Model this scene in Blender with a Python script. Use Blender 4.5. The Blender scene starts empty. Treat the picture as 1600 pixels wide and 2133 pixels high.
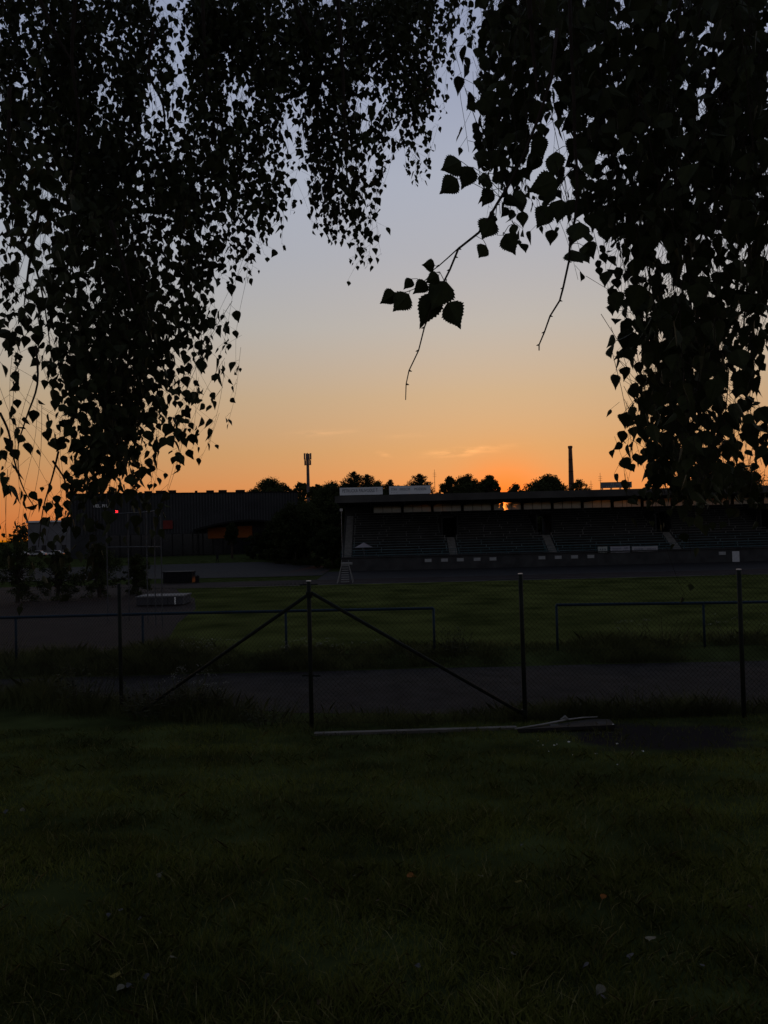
import bpy, bmesh, math, random
import numpy as np
from mathutils import Vector, Matrix, noise

# ------------------------------------------------------------------ camera, sky, sun, exposure
SC = bpy.context.scene
COL = SC.collection
F, CU, CV = 1603.0, 800.0, 1066.5
PITCH, ROLL = math.radians(1.5), math.radians(-1.4)
EYE = Vector((0, 0, 1.6))
CAMM = Matrix.Translation(EYE) @ Matrix.Rotation(math.pi / 2 + PITCH, 4, 'X') @ Matrix.Rotation(ROLL, 4, 'Z')
cam = bpy.data.cameras.new('camera')
cam_o = bpy.data.objects.new('camera', cam)
COL.objects.link(cam_o)
cam.sensor_fit = 'VERTICAL'
cam.sensor_height = 24.0
cam.lens = 24.0 * F / 2133.0
cam.clip_start = 0.05
cam.clip_end = 9000
cam_o.matrix_world = CAMM
SC.camera = cam_o
SC.view_settings.view_transform = 'Standard'
SC.view_settings.look = 'None'
SC.view_settings.gamma = 1.0
SC.view_settings.exposure = 0.0
SC.view_settings.use_curve_mapping = False

SUN_EL, SUN_AZ = math.radians(1.7), math.radians(8.9)


def s2l(c):
    c /= 255.0
    return c / 12.92 if c <= 0.04045 else ((c + 0.055) / 1.055) ** 2.4


SDIR_ = (math.sin(SUN_AZ) * math.cos(SUN_EL), math.cos(SUN_AZ) * math.cos(SUN_EL), math.sin(SUN_EL))


def build_world():
    w = bpy.data.worlds.new('World')
    SC.world = w
    w.use_nodes = True
    nt = w.node_tree
    N, L = nt.nodes, nt.links
    bg = N['Background']
    sky = N.new('ShaderNodeTexSky')
    sky.sky_type = 'NISHITA'
    sky.sun_disc = False
    sky.sun_elevation, sky.sun_rotation = SUN_EL, SUN_AZ
    sky.altitude, sky.air_density, sky.dust_density, sky.ozone_density = 300, 1, 1, 1
    POW = 0.22

    def m(op, a, b=None, clamp=False):
        n = N.new('ShaderNodeMath')
        n.operation = op
        n.use_clamp = clamp
        for i, x in enumerate((a, b)):
            if x is None:
                continue
            if isinstance(x, (int, float)):
                n.inputs[i].default_value = x
            else:
                L.new(x, n.inputs[i])
        return n.outputs[0]
    gam = N.new('ShaderNodeGamma')
    gam.inputs[1].default_value = POW
    L.new(sky.outputs[0], gam.inputs[0])
    tc = N.new('ShaderNodeTexCoord')
    sep = N.new('ShaderNodeSeparateXYZ')
    L.new(tc.outputs['Generated'], sep.inputs[0])
    X, Y, Z = sep.outputs
    # evening colours by elevation: (degrees, sRGB as seen, Nishita radiance at that height)
    rows = [(1, (226, 130, 68), (12, 5.0, .32)), (3, (223, 143, 82), (9.6, 5.1, 1.09)), (6, (208, 158, 107), (6.5, 4.2, 1.77)),
            (10, (196, 169, 137), (4.2, 3.16, 1.94)), (15, (182, 177, 171), (2.6, 2.27, 1.77)), (20, (172, 174, 182), (1.8, 1.7, 1.54)),
            (25, (168, 174, 189), (1.3, 1.33, 1.33)), (30, (156, 164, 186), (.96, 1.08, 1.16)), (36, (143, 152, 178), (.74, .88, 1.0)),
            (60, (106, 116, 142), (.32, .43, .55)), (90, (88, 98, 122), (.216, .315, .406))]
    ramp = N.new('ShaderNodeValToRGB')
    L.new(m('SQRT', m('MAXIMUM', Z, 0.0)), ramp.inputs[0])
    el = ramp.color_ramp.elements
    el.remove(el[1])
    for i, (d, c, r) in enumerate(rows):
        pos = math.sqrt(math.sin(math.radians(d)))
        e = el[0] if i == 0 else el.new(pos)
        e.position = pos
        e.color = [s2l(c[k]) / (r[k] ** POW) for k in range(3)] + [1]
    mul = N.new('ShaderNodeMixRGB')
    mul.blend_type = 'MULTIPLY'
    mul.inputs[0].default_value = 1
    L.new(gam.outputs[0], mul.inputs[1])
    L.new(ramp.outputs[0], mul.inputs[2])
    # the sky away from the sunset is dimmer
    az = m('ARCTAN2', X, Y)
    hz = m('SQRT', m('ADD', m('MULTIPLY', X, X), m('MULTIPLY', Y, Y)))
    elv = m('ARCTAN2', Z, hz)
    dots = m('ADD', m('MULTIPLY', X, math.sin(SUN_AZ)), m('MULTIPLY', Y, math.cos(SUN_AZ)))
    fall = m('ADD', m('MULTIPLY', m('SMOOTH_MIN', dots, 0.8), 0.34), 0.73)
    # eastern sky at sunset: a dusky blue dome
    east = N.new('ShaderNodeValToRGB')
    L.new(m('SQRT', m('MAXIMUM', Z, 0.0)), east.inputs[0])
    ee = east.color_ramp.elements
    ee.remove(ee[1])
    for i, (d, c) in enumerate(((0, (94, 94, 100)), (4, (106, 103, 107)), (9, (120, 114, 114)), (16, (120, 119, 124)), (30, (112, 116, 128)), (60, (98, 104, 122)), (90, (86, 94, 112)))):
        e = ee[0] if i == 0 else ee.new(math.sqrt(math.sin(math.radians(d))))
        e.position = math.sqrt(math.sin(math.radians(d)))
        e.color = [s2l(k) for k in c] + [1]
    tw = N.new('ShaderNodeMapRange')
    tw.interpolation_type = 'SMOOTHSTEP'
    L.new(dots, tw.inputs[0])
    tw.inputs[1].default_value, tw.inputs[2].default_value = 0.6, -0.5
    tw.inputs[3].default_value, tw.inputs[4].default_value = 0, 1
    # aureole round the hidden sun
    s3 = m('ADD', m('ADD', m('MULTIPLY', X, SDIR_[0]), m('MULTIPLY', Y, SDIR_[1])), m('MULTIPLY', Z, SDIR_[2]))
    glow = m('EXPONENT', m('MULTIPLY', m('SUBTRACT', 1.0, s3), -800.0))
    # thin lit clouds low over the sunset
    nz = N.new('ShaderNodeTexNoise')
    mp = N.new('ShaderNodeMapping')
    mp.inputs['Scale'].default_value = (28, 28, 150)
    L.new(tc.outputs['Generated'], mp.inputs[0])
    L.new(mp.outputs[0], nz.inputs['Vector'])
    nz.inputs['Scale'].default_value = 1.6
    nz.inputs['Detail'].default_value = 5
    nzv = m('MULTIPLY', m('SUBTRACT', nz.outputs['Fac'], 0.36), 3.2, True)
    tot = None
    for a0, e0, sx, sy, sl, amp in ((5.7, 5.75, 2.1, .26, .03, .95), (7.6, 6.0, 2.0, .16, .06, .5), (0.1, 5.75, .42, .17, -.25, .6), (-4.2, 7.45, 2.2, .22, .02, .3), (1.8, 7.1, 1.6, .15, .03, .2)):
        dx = m('DIVIDE', m('SUBTRACT', az, math.radians(a0)), math.radians(sx))
        dy = m('DIVIDE', m('SUBTRACT', m('SUBTRACT', elv, math.radians(e0)), m('MULTIPLY', m('SUBTRACT', az, math.radians(a0)), sl)), math.radians(sy))
        g = m('MULTIPLY', m('EXPONENT', m('MULTIPLY', m('ADD', m('MULTIPLY', dx, dx), m('MULTIPLY', dy, dy)), -1.0)), amp)
        tot = g if tot is None else m('ADD', tot, g)
    cl = m('MULTIPLY', tot, nzv)
    cmix = N.new('ShaderNodeMixRGB')
    cmix.blend_type = 'ADD'
    L.new(cl, cmix.inputs[0])
    L.new(mul.outputs[0], cmix.inputs[1])
    cmix.inputs[2].default_value = (0.36, 0.15, 0.05, 1)
    fm = N.new('ShaderNodeVectorMath')
    fm.operation = 'SCALE'
    L.new(cmix.outputs[0], fm.inputs[0])
    L.new(fall, fm.inputs['Scale'])
    gl = N.new('ShaderNodeMixRGB')
    gl.blend_type = 'MULTIPLY'
    L.new(glow, gl.inputs[0])
    L.new(fm.outputs[0], gl.inputs[1])
    gl.inputs[2].default_value = (1.4, .76, .26, 1)
    fin = N.new('ShaderNodeMixRGB')
    L.new(tw.outputs[0], fin.inputs[0])
    L.new(gl.outputs[0], fin.inputs[1])
    L.new(east.outputs[0], fin.inputs[2])
    L.new(fin.outputs[0], bg.inputs[0])
    bg.inputs[1].default_value = 1.0


build_world()
sun = bpy.data.lights.new('sun', 'SUN')
sun.energy = 0.2
sun.angle = math.radians(0.5)
sun.color = (1.0, 0.26, 0.04)
sun_o = bpy.data.objects.new('sun', sun)
COL.objects.link(sun_o)
SDIR = Vector((math.sin(SUN_AZ) * math.cos(SUN_EL), math.cos(SUN_AZ) * math.cos(SUN_EL), math.sin(SUN_EL)))
sun_o.rotation_euler = SDIR.to_track_quat('Z', 'Y').to_euler()

# ------------------------------------------------------------------ helpers
R3 = CAMM.to_3x3()
R3I = R3.inverted()
rng = random.Random(7)
nrg = np.random.default_rng(11)


def at(u, v, y):
    d = R3 @ Vector(((u - CU) / F, -(v - CV) / F, -1))
    return EYE + d * (y / d.y)


def px(p):
    c = R3I @ (Vector(p) - EYE)
    if c.z > -0.05:
        return None
    return CU + F * c.x / -c.z, CV - F * c.y / -c.z


def sst(a, b, x):
    t = min(1, max(0, (x - a) / (b - a)))
    return t * t * (3 - 2 * t)


PROF = [(-60, .4), (0, 0), (2, 0), (9.5, -.98), (10.9, -1.12), (11.9, -1.23), (16.2, -1.26), (16.65, -1.12), (17.8, -1.10), (34, -4.4), (9000, -4.4)]
PX_, PZ_ = zip(*PROF)


def gz(x, y):
    z = float(np.interp(y, PX_, PZ_))
    if y > 100:
        z += 1.8 * sst(104, 162, y) * (1 - sst(-24, -9, x))
    if y < 17.8:
        z += 0.035 * noise.noise((x * .45, y * .45, 3.1)) * sst(0, 3, 17.8 - y)
    return z


def ground_hit(u, v):
    lo, hi = 1.5, 14.0
    for _ in range(40):
        m_ = (lo + hi) / 2
        p = at(u, v, m_)
        if p.z > gz(p.x, p.y):
            lo = m_
        else:
            hi = m_
    return p


MATS = {}


def mat(name, col, rough=.8, var=.25, scale=6.0, bump=.0, metal=0.0, trans=0.0, spec=.06, col2=None, emit=None):
    """Procedural material: noise mixes two tones of the thing's own colour."""
    if name in MATS:
        return MATS[name]
    ma = bpy.data.materials.new(name)
    ma.use_nodes = True
    nt = ma.node_tree
    N, L = nt.nodes, nt.links
    b = N['Principled BSDF']
    tc = N.new('ShaderNodeTexCoord')
    nz = N.new('ShaderNodeTexNoise')
    nz.inputs['Scale'].default_value = scale
    nz.inputs['Detail'].default_value = 6
    L.new(tc.outputs['Object'], nz.inputs['Vector'])
    cr = N.new('ShaderNodeValToRGB')
    cr.color_ramp.elements[0].position, cr.color_ramp.elements[1].position = .3, .7
    c2 = col2 or [c * (1 + var) for c in col]
    cr.color_ramp.elements[0].color = [c * (1 - var) for c in col] + [1]
    cr.color_ramp.elements[1].color = list(c2) + [1]
    L.new(nz.outputs['Fac'], cr.inputs[0])
    L.new(cr.outputs[0], b.inputs['Base Color'])
    b.inputs['Roughness'].default_value = rough
    b.inputs['Metallic'].default_value = metal
    b.inputs['Specular IOR Level'].default_value = spec
    if bump:
        bp = N.new('ShaderNodeBump')
        bp.inputs['Strength'].default_value = bump
        bp.inputs['Distance'].default_value = .02
        L.new(nz.outputs['Fac'], bp.inputs['Height'])
        L.new(bp.outputs[0], b.inputs['Normal'])
    if trans:
        t = N.new('ShaderNodeBsdfTranslucent')
        L.new(cr.outputs[0], t.inputs[0])
        mx = N.new('ShaderNodeMixShader')
        mx.inputs[0].default_value = trans
        L.new(b.outputs[0], mx.inputs[1])
        L.new(t.outputs[0], mx.inputs[2])
        L.new(mx.outputs[0], N['Material Output'].inputs[0])
    if emit:
        b.inputs['Emission Color'].default_value = (*emit[:3], 1)
        b.inputs['Emission Strength'].default_value = emit[3]
    MATS[name] = ma
    return ma


def tag(o, label=None, cat=None, group=None, kind=None):
    for k, v in (('label', label), ('category', cat), ('group', group), ('kind', kind)):
        if v:
            o[k] = v
    return o


def thing(name, label, cat, loc, group=None, rz=0):
    o = bpy.data.objects.new(name, None)
    COL.objects.link(o)
    o.location = loc
    o.rotation_euler.z = rz
    o.empty_display_size = .3
    o['_o'] = list(loc)
    return tag(o, label, cat, group)


def link(name, me, material, parent=None, loc=None):
    o = bpy.data.objects.new(name, me)
    COL.objects.link(o)
    if material and not me.materials:
        me.materials.append(material)
    if parent is not None:
        o.parent = parent
    if loc is not None:
        o.location = loc
    return o


class MB:
    def __init__(s):
        s.v, s.f = [], []

    def add(s, vs, fs):
        n = len(s.v)
        s.v += [tuple(q) for q in vs]
        s.f += [tuple(i + n for i in f) for f in fs]
        return s

    def box(s, a, b, M=None):
        (x0, y0, z0), (x1, y1, z1) = a, b
        vs = [Vector(p) for p in ((x0, y0, z0), (x1, y0, z0), (x1, y1, z0), (x0, y1, z0), (x0, y0, z1), (x1, y0, z1), (x1, y1, z1), (x0, y1, z1))]
        if M:
            vs = [M @ p for p in vs]
        return s.add(vs, [(0, 3, 2, 1), (4, 5, 6, 7), (0, 1, 5, 4), (1, 2, 6, 5), (2, 3, 7, 6), (3, 0, 4, 7)])

    def tube(s, pts, rs, n=8, cap=True):
        pts = [Vector(p) for p in pts]
        if isinstance(rs, (int, float)):
            rs = [rs] * len(pts)
        vs, fs = [], []
        for i, p in enumerate(pts):
            d = (pts[min(i + 1, len(pts) - 1)] - pts[max(i - 1, 0)]).normalized()
            a = d.cross(Vector((0, 1, 0)) if abs(d.y) < .9 else Vector((1, 0, 0))).normalized()
            b = d.cross(a)
            for k in range(n):
                t = 2 * math.pi * k / n
                vs.append(p + (a * math.cos(t) + b * math.sin(t)) * rs[i])
        for i in range(len(pts) - 1):
            for k in range(n):
                fs.append((i * n + k, i * n + (k + 1) % n, (i + 1) * n + (k + 1) % n, (i + 1) * n + k))
        if cap:
            fs += [tuple(range(n - 1, -1, -1)), tuple((len(pts) - 1) * n + k for k in range(n))]
        return s.add(vs, fs)

    def build(s, name, material, parent=None, smooth=False, org=None):
        o0 = Vector(org) if org is not None else (Vector(root_of(parent)['_o']) if parent is not None else Vector((0, 0, 0)))
        me = bpy.data.meshes.new(name)
        me.from_pydata([tuple(Vector(p) - o0) for p in s.v], [], s.f)
        if smooth:
            me.polygons.foreach_set('use_smooth', [True] * len(me.polygons))
        o = link(name, me, material, parent)
        if parent is None and org is not None:
            o.location = o0
        return o


def root_of(o):
    while o.parent is not None:
        o = o.parent
    return o


def np_mesh(name, V, loops, nper, material, parent=None):
    """V (n,3) float, loops flat index array, nper verts per face (constant)."""
    if parent is not None:
        V = V - np.array(root_of(parent)['_o'])
    me = bpy.data.meshes.new(name)
    nf = len(loops) // nper
    me.vertices.add(len(V))
    me.vertices.foreach_set('co', V.astype(np.float32).ravel())
    me.loops.add(len(loops))
    me.loops.foreach_set('vertex_index', loops.astype(np.int32))
    me.polygons.add(nf)
    me.polygons.foreach_set('loop_start', np.arange(0, nf * nper, nper, dtype=np.int32))
    me.update(calc_edges=True)
    me.validate()
    return link(name, me, material, parent)


def sheet(name, poly, material, dz, step=2.0, kind='structure', zfun=gz):
    """A ground sheet over a polygon (x, y), draped dz above the ground."""
    bm = bmesh.new()
    bm.faces.new([bm.verts.new((x, y, 0)) for x, y in poly])
    xs = [p[0] for p in poly]
    ys = [p[1] for p in poly]
    for lo, hi, ax in ((min(xs), max(xs), 0), (min(ys), max(ys), 1)):
        k = lo + step
        while k < hi:
            no = Vector((1, 0, 0)) if ax == 0 else Vector((0, 1, 0))
            bmesh.ops.bisect_plane(bm, geom=bm.verts[:] + bm.edges[:] + bm.faces[:], plane_co=no * k, plane_no=no)
            k += step
    for v in bm.verts:
        v.co.z = zfun(v.co.x, v.co.y) + dz
    me = bpy.data.meshes.new(name)
    bm.to_mesh(me)
    bm.free()
    o = link(name, me, material)
    return tag(o, kind=kind)


def text_part(name, body, size, M, material, parent, ext=.01, width=None):
    cu = bpy.data.curves.new(name, 'FONT')
    cu.body = body
    cu.size = size
    cu.align_x, cu.align_y = 'CENTER', 'CENTER'
    cu.extrude = ext
    cu.resolution_u = 2
    tmp = bpy.data.objects.new('tmp', cu)
    COL.objects.link(tmp)
    dg = bpy.context.evaluated_depsgraph_get()
    me = bpy.data.meshes.new_from_object(tmp.evaluated_get(dg))
    bpy.data.objects.remove(tmp)
    me.name = name
    if width:
        w = max(v.co.x for v in me.vertices) - min(v.co.x for v in me.vertices)
        me.transform(Matrix.Diagonal((width / w, 1, 1, 1)))
    me.transform(Matrix.Translation(-Vector(root_of(parent)['_o'])) @ M)
    me.materials.clear()
    return link(name, me, material, parent)


def smooth(P, k=4):
    out = []
    n = len(P)
    for i in range(n - 1):
        p0, p1, p2, p3 = P[max(0, i - 1)], P[i], P[i + 1], P[min(n - 1, i + 2)]
        for j in range(k):
            t = j / k
            out.append(.5 * ((2 * p1) + (p2 - p0) * t + (2 * p0 - 5 * p1 + 4 * p2 - p3) * t * t + (3 * p1 - p0 - 3 * p2 + p3) * t ** 3))
    return out + [P[-1]]


FACE = Matrix.Rotation(math.pi / 2, 4, 'X')      # text standing up, read from the camera's side

# ------------------------------------------------------------------ materials of the setting
M_ASPH = mat('asphalt', (.0165, .0152, .0148), .95, .45, 2.5, .5)
M_PAVE = mat('paving', (.026, .0255, .025), .9, .2, 1.2, .2)
M_TRACK = mat('tartan', (.0155, .0108, .0102), .9, .25, .6)
M_APRON = mat('apron_asphalt', (.022, .022, .023), .9, .2, .7)
M_WHITE = mat('white_paint', (.7, .7, .68), .6, .08, 3)
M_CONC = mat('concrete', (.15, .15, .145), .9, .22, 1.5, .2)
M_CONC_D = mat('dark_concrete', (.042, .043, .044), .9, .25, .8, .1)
M_BLACK = mat('black_steel', (.012, .012, .013), .6, .3, 4)
M_STEEL = mat('galvanised_steel', (.22, .22, .23), .45, .2, 5, metal=.6)


def ground_material():
    ma = mat('meadow_ground', (.028, .034, .012), .95, .4, 1.1, .6, col2=(.045, .058, .02), spec=.0)
    nt = ma.node_tree
    N, L = nt.nodes, nt.links
    b = N['Principled BSDF']
    src = b.inputs['Base Color'].links[0].from_socket
    geo = N.new('ShaderNodeNewGeometry')
    # worn bare soil by the steel plate, its own noisy outline
    sub = N.new('ShaderNodeVectorMath')
    sub.operation = 'SUBTRACT'
    L.new(geo.outputs['Position'], sub.inputs[0])
    sub.inputs[1].default_value = (3.3, 9.5, -1.0)
    sca = N.new('ShaderNodeVectorMath')
    sca.operation = 'MULTIPLY'
    L.new(sub.outputs[0], sca.inputs[0])
    sca.inputs[1].default_value = (.75, .75, 0)
    ln = N.new('ShaderNodeVectorMath')
    ln.operation = 'LENGTH'
    L.new(sca.outputs[0], ln.inputs[0])
    nz = N.new('ShaderNodeTexNoise')
    nz.inputs['Scale'].default_value = 2.2
    nz.inputs['Detail'].default_value = 6
    L.new(geo.outputs['Position'], nz.inputs['Vector'])
    ad = N.new('ShaderNodeMath')
    ad.operation = 'ADD'
    L.new(ln.outputs['Value'], ad.inputs[0])
    L.new(nz.outputs['Fac'], ad.inputs[1])
    mr = N.new('ShaderNodeMapRange')
    mr.inputs[1].default_value, mr.inputs[2].default_value = 1.15, 1.5
    mr.inputs[3].default_value, mr.inputs[4].default_value = 1, 0
    L.new(ad.outputs[0], mr.inputs[0])
    mx = N.new('ShaderNodeMixRGB')
    L.new(mr.outputs[0], mx.inputs[0])
    L.new(src, mx.inputs[1])
    mx.inputs[2].default_value = (.019, .017, .0165, 1)
    L.new(mx.outputs[0], b.inputs['Base Color'])
    return ma


M_GROUND = ground_material()
M_PITCH = mat('pitch_turf', (.036, .045, .013), .95, .35, .28, .3, col2=(.068, .078, .022), spec=0)


# ------------------------------------------------------------------ ground
def build_ground():
    xs = np.concatenate([[-4500, -2000, -900, -400, -200], np.arange(-120, -12, 6.0), np.arange(-12, 12, .3), np.arange(12, 120, 6.0), [200, 400, 900, 2000, 4500]])
    ys = np.concatenate([[-60, -30, -15, -8, -4], np.arange(-2, 19, .3), np.arange(19, 36, 1.5), np.arange(36, 200, 6.0), [260, 400, 700, 1200, 2500, 5000]])
    V = np.array([(x, y, gz(x, y)) for y in ys for x in xs])
    nx, ny = len(xs), len(ys)
    i, j = np.meshgrid(np.arange(nx - 1), np.arange(ny - 1))
    a = (j * nx + i).ravel()
    loops = np.stack([a, a + 1, a + nx + 1, a + nx], 1).ravel()
    o = np_mesh('ground', V, loops, 4, M_GROUND)
    o.data.polygons.foreach_set('use_smooth', [True] * len(o.data.polygons))
    tag(o, kind='structure')


build_ground()
EDGE = [(-40, 18.5), (-12, 14.4), (-7, 13.6), (-4.3, 13.1), (-1.5, 12.3), (1, 11.95), (4, 11.8), (9, 11.75), (12, 11.72), (40, 11.7)]
near = []
for (x0, y0), (x1, y1) in zip(EDGE, EDGE[1:]):
    k = max(1, int((x1 - x0) / .35)) if -12 <= x0 < 12 else 1
    near += [(x0 + (x1 - x0) * i / k, y0 + (y1 - y0) * i / k + (.16 * noise.noise((i * .7 + x0, 3.3, 0)) if i else 0)) for i in range(k)]
near.append(EDGE[-1])
far = [(12 - i * .4, 16.27 + .14 * noise.noise((i * .55, 8.1, 0))) for i in range(60)]
# (-12, 14.4), (-7, 13.6), (-4.3, 13.1), (-1.5, 12.3), (1, 11.95), (4, 11.8), (9, 11.75), (40, 11.7)]
sheet('road', near + [(40, 16.25)] + far + [(-40, 22)], M_ASPH, .006, .5)
sheet('running_track', [(-92, 37), (95, 37), (95, 100.5), (-92, 100.5)], M_TRACK, .006, 8)
pitch_poly = [(-12, 37.5), (92, 37.5), (92, 90), (-24.5, 90), (-22.5, 84), (-18.6, 75), (-15.8, 64), (-14.6, 54), (-13, 46)]
sheet('pitch', pitch_poly, M_PITCH, .014, 8)
sheet('apron', [(-9, 100.5), (95, 100.5), (95, 121), (-9, 121)], M_APRON, .006, 8)
sheet('paved_yard', [(-70, 113), (-40, 111), (-20, 109), (-9.1, 110), (-9.1, 139), (-70, 136)], M_PAVE, .07, 4)
for nm, y0, y1 in (('lane_line', 90.1, 90.35), ('lane_line', 94, 94.07), ('lane_line', 97, 97.07), ('lane_line', 100.2, 100.3)):
    sheet(nm, [(-20, y0), (90, y0), (90, y1), (-20, y1)], mat('worn_white_line', (.13, .13, .12), .9, .6, .5), .022, 12)


# ------------------------------------------------------------------ grandstand
def grandstand():
    XL, XR, YF, GZ = -6.9, 78.0, 121.0, -4.4
    Y0, D, Z0, H, NR = 121.9, .78, -2.4, .41, 18
    t = thing('grandstand', 'long roofed grandstand with rows of benches beyond the pitch', 'grandstand', (35, 128, GZ))
    voms = [10.9, 26.7, 46.5, 64.0]
    # base wall with shallow windows, door
    w = MB()
    w.box((XL, YF, GZ - .3), (XR, YF + .35, -2.32))
    w.box((XL, YF - .18, -2.34), (XR, Y0 + .2, -2.2))
    w.build('base_wall', M_CONC_D, t)
    mw = mat('frosted_window', (.27, .28, .285), .35, .12, 2)
    mf = mat('window_frame_paint', (.12, .12, .12), .6, .1, 2)
    for u in (892, 926, 959, 994, 1027, 1129, 1163, 1197, 1231, 1505):
        x = at(u, 1170, YF).x
        fr = MB().box((x - .58, YF - .05, -3.3), (x + .58, YF - .01, -2.72)).build('window', mf, t)
        MB().box((x - .5, YF - .075, -3.24), (x + .5, YF - .055, -2.78)).build('pane', mw, fr)
    x = at(1533, 1170, YF).x
    dr = MB().box((x - .55, YF - .08, GZ), (x + .55, YF - .01, -2.75)).build('door', mat('pale_door_paint', (.42, .43, .45), .6, .1, 3), t)
    MB().box((x + .35, YF - .15, -3.5), (x + .45, YF - .09, -3.46)).build('handle', M_STEEL, dr)
    # stepped terrace, cut open at the entrances
    te = MB()
    for k in range(NR):
        y, z = Y0 + k * D, Z0 + k * H
        cuts = [XL - .001 * k]
        if 8 <= k <= 15:
            for c in voms:
                cuts += [c - 1.3 - .001 * k, c + 1.3 + .001 * k]
        cuts.append(XR + .001 * k)
        for a, b in zip(cuts[::2], cuts[1::2]):
            te.box((a, y, z - H - .03), (b, y + D + .03, z))
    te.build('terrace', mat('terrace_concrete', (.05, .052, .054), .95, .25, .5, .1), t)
    # benches, one plank per row and block
    blocks = []
    edges = [-5.2] + voms + [XR]
    for a, b in zip(edges, edges[1:]):
        blocks.append((a + (.75 if a in voms else 0), b - (.75 if b in voms else 0)))
    mb1 = mat('bench_plank_dark', (.17, .175, .175), .7, .25, .7)
    mb2 = mat('bench_plank_blue', (.11, .15, .16), .7, .25, .7)
    for k in range(NR):
        y, z = Y0 + k * D, Z0 + k * H
        for i, (a, b) in enumerate(blocks):
            a2 = a + (.75 if 8 <= k <= 15 and edges[i] in voms else 0)
            b2 = b - (.75 if 8 <= k <= 15 and edges[i + 1] in voms else 0)
            q = MB().box((a2, y + .2, z + .34), (b2, y + .62, z + .40))
            n = 4
            for j in range(n):
                xx = min(b2 - .2, max(a2 + .2, a2 + .4 + (b2 - a2 - .8) * j / (n - 1) + rng.uniform(-1.6, 1.6)))
                q.box((xx - .06, y + .36, z - .01), (xx + .06, y + .46, z + .342))
            q.build('bench', mb2 if k < 6 else mb1, t)
    # entrances
    for i, c in enumerate(voms):
        q = MB()
        yb = Y0 + 8 * D
        zb = Z0 + 7 * H
        zt = Z0 + 15 * H + .3
        for s in (-1, 1):
            q.box((c + s * 1.3 - .12, yb + .02, zb - .1), (c + s * 1.3 + .12, 136.0, zt))
        q.box((c - 1.3, yb - .2, zb - .14), (c + 1.3, 136.0, zb - .004))
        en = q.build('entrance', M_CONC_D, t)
        MB().box((c - 1.6, Y0 + 15 * D - .5, zt - .28), (c + 1.6, 136.02, zt - .01)).build('lintel', M_CONC_D if i != 0 else M_CONC, en)
        MB().box((c - 1.5, yb - .34, zb - .20), (c + 1.5, yb - .205, zb + .02)).build('threshold', M_CONC, en)
        if i != 1:
            MB().box((c - 1.28, 135.9, zb), (c + 1.28, 135.96, zt - .3)).build('door', mat('dark_door', (.03, .03, .03), .7, .2, 2) if i != 2 else mat('pale_blue_view_panel', (.35, .38, .44), .6, .1, 2), en)  # third entrance: pale bluish panel stands for the view through
    # light concrete stair flights
    def flight(c, wdt, k0, k1):
        q = MB()
        for k in range(k0, k1):
            y, z = Y0 + k * D, Z0 + k * H
            for h in range(2):
                q.box((c - wdt / 2 + .002 * h, y - D / 2 + h * D / 2 - .01, z - H - .02), (c + wdt / 2 - .002 * h, y + h * D / 2 + .02, z - H / 2 * (1 - h) + .02 - .0))
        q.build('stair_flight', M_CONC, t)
    flight(-5.95, 1.15, 0, NR)
    for c in voms:
        flight(c, 1.25, 0, 8)
    # rear wall: sill beam, columns, window strip
    yb = 136.0
    MB().box((XL, yb, GZ - .2), (10.9 + 14.4, yb + .3, 5.02)).box((28.1, yb, GZ - .2), (XR, yb + .3, 5.02)).box((25.31, yb, 3.95), (28.09, yb + .28, 5.0)).build('rear_wall', M_CONC_D, t)
    cols = [-2.04 + 5.3 * k for k in range(-1, 16)]
    for c in cols:
        if XL < c < XR:
            MB().box((c - .22, yb - .25, 4.9), (c + .22, yb + .36, 6.5)).build('column', M_BLACK, t)
    glass = bpy.data.materials.new('dirty_wired_glass')
    glass.use_nodes = True
    nt = glass.node_tree
    b = nt.nodes['Principled BSDF']
    b.inputs['Base Color'].default_value = (.16, .155, .14, 1)
    b.inputs['Roughness'].default_value = .5
    b.inputs['Transmission Weight'].default_value = 1.0
    b.inputs['IOR'].default_value = 1.02
    nz = nt.nodes.new('ShaderNodeTexNoise')
    nz.inputs['Scale'].default_value = 1.3
    rp = nt.nodes.new('ShaderNodeValToRGB')
    rp.color_ramp.elements[0].color = (.26, .25, .22, 1)
    rp.color_ramp.elements[1].color = (.52, .50, .46, 1)
    nt.links.new(nz.outputs['Fac'], rp.inputs[0])
    tl = nt.nodes.new('ShaderNodeBsdfTranslucent')
    nt.links.new(rp.outputs[0], tl.inputs[0])
    mx = nt.nodes.new('ShaderNodeMixShader')
    mx.inputs[0].default_value = .80
    nt.links.new(b.outputs[0], mx.inputs[1])
    nt.links.new(tl.outputs[0], mx.inputs[2])
    nt.links.new(mx.outputs[0], nt.nodes['Material Output'].inputs[0])
    nt.links.new(rp.outputs[0], b.inputs['Base Color'])
    for c in cols[1:]:
        if c + 5.3 > XR:
            break
        for j in range(3):
            a = c + .24 + j * (4.82 / 3)
            MB().box((a - (.1 if j == 0 else -.002), yb + .1, 5.0), (a + 4.82 / 3 + (.1 if j == 2 else -.002), yb + .12, 6.37)).build('window_pane', glass, t)
            if j:
                MB().box((a - .035, yb + .05, 5.03), (a + .035, yb + .17, 6.34)).build('mullion', M_BLACK, t)
    MB().box((XL, yb + .02, 5.021), (cols[1] + .2, yb + .25, 6.34)).build('corner_panel', M_CONC_D, t)
    # roof
    mr = mat('roof_sheet', (.035, .034, .033), .85, .25, .4)
    rf = MB().box((XL - .6, 119.6, 6.36), (XR, 137.4, 6.9)).build('roof', mr, t)
    MB().box((XL - .7, 119.35, 6.3), (XR + .1, 119.59, 7.38)).build('fascia', mat('fascia_board', (.055, .053, .05), .8, .25, .3), rf)
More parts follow.
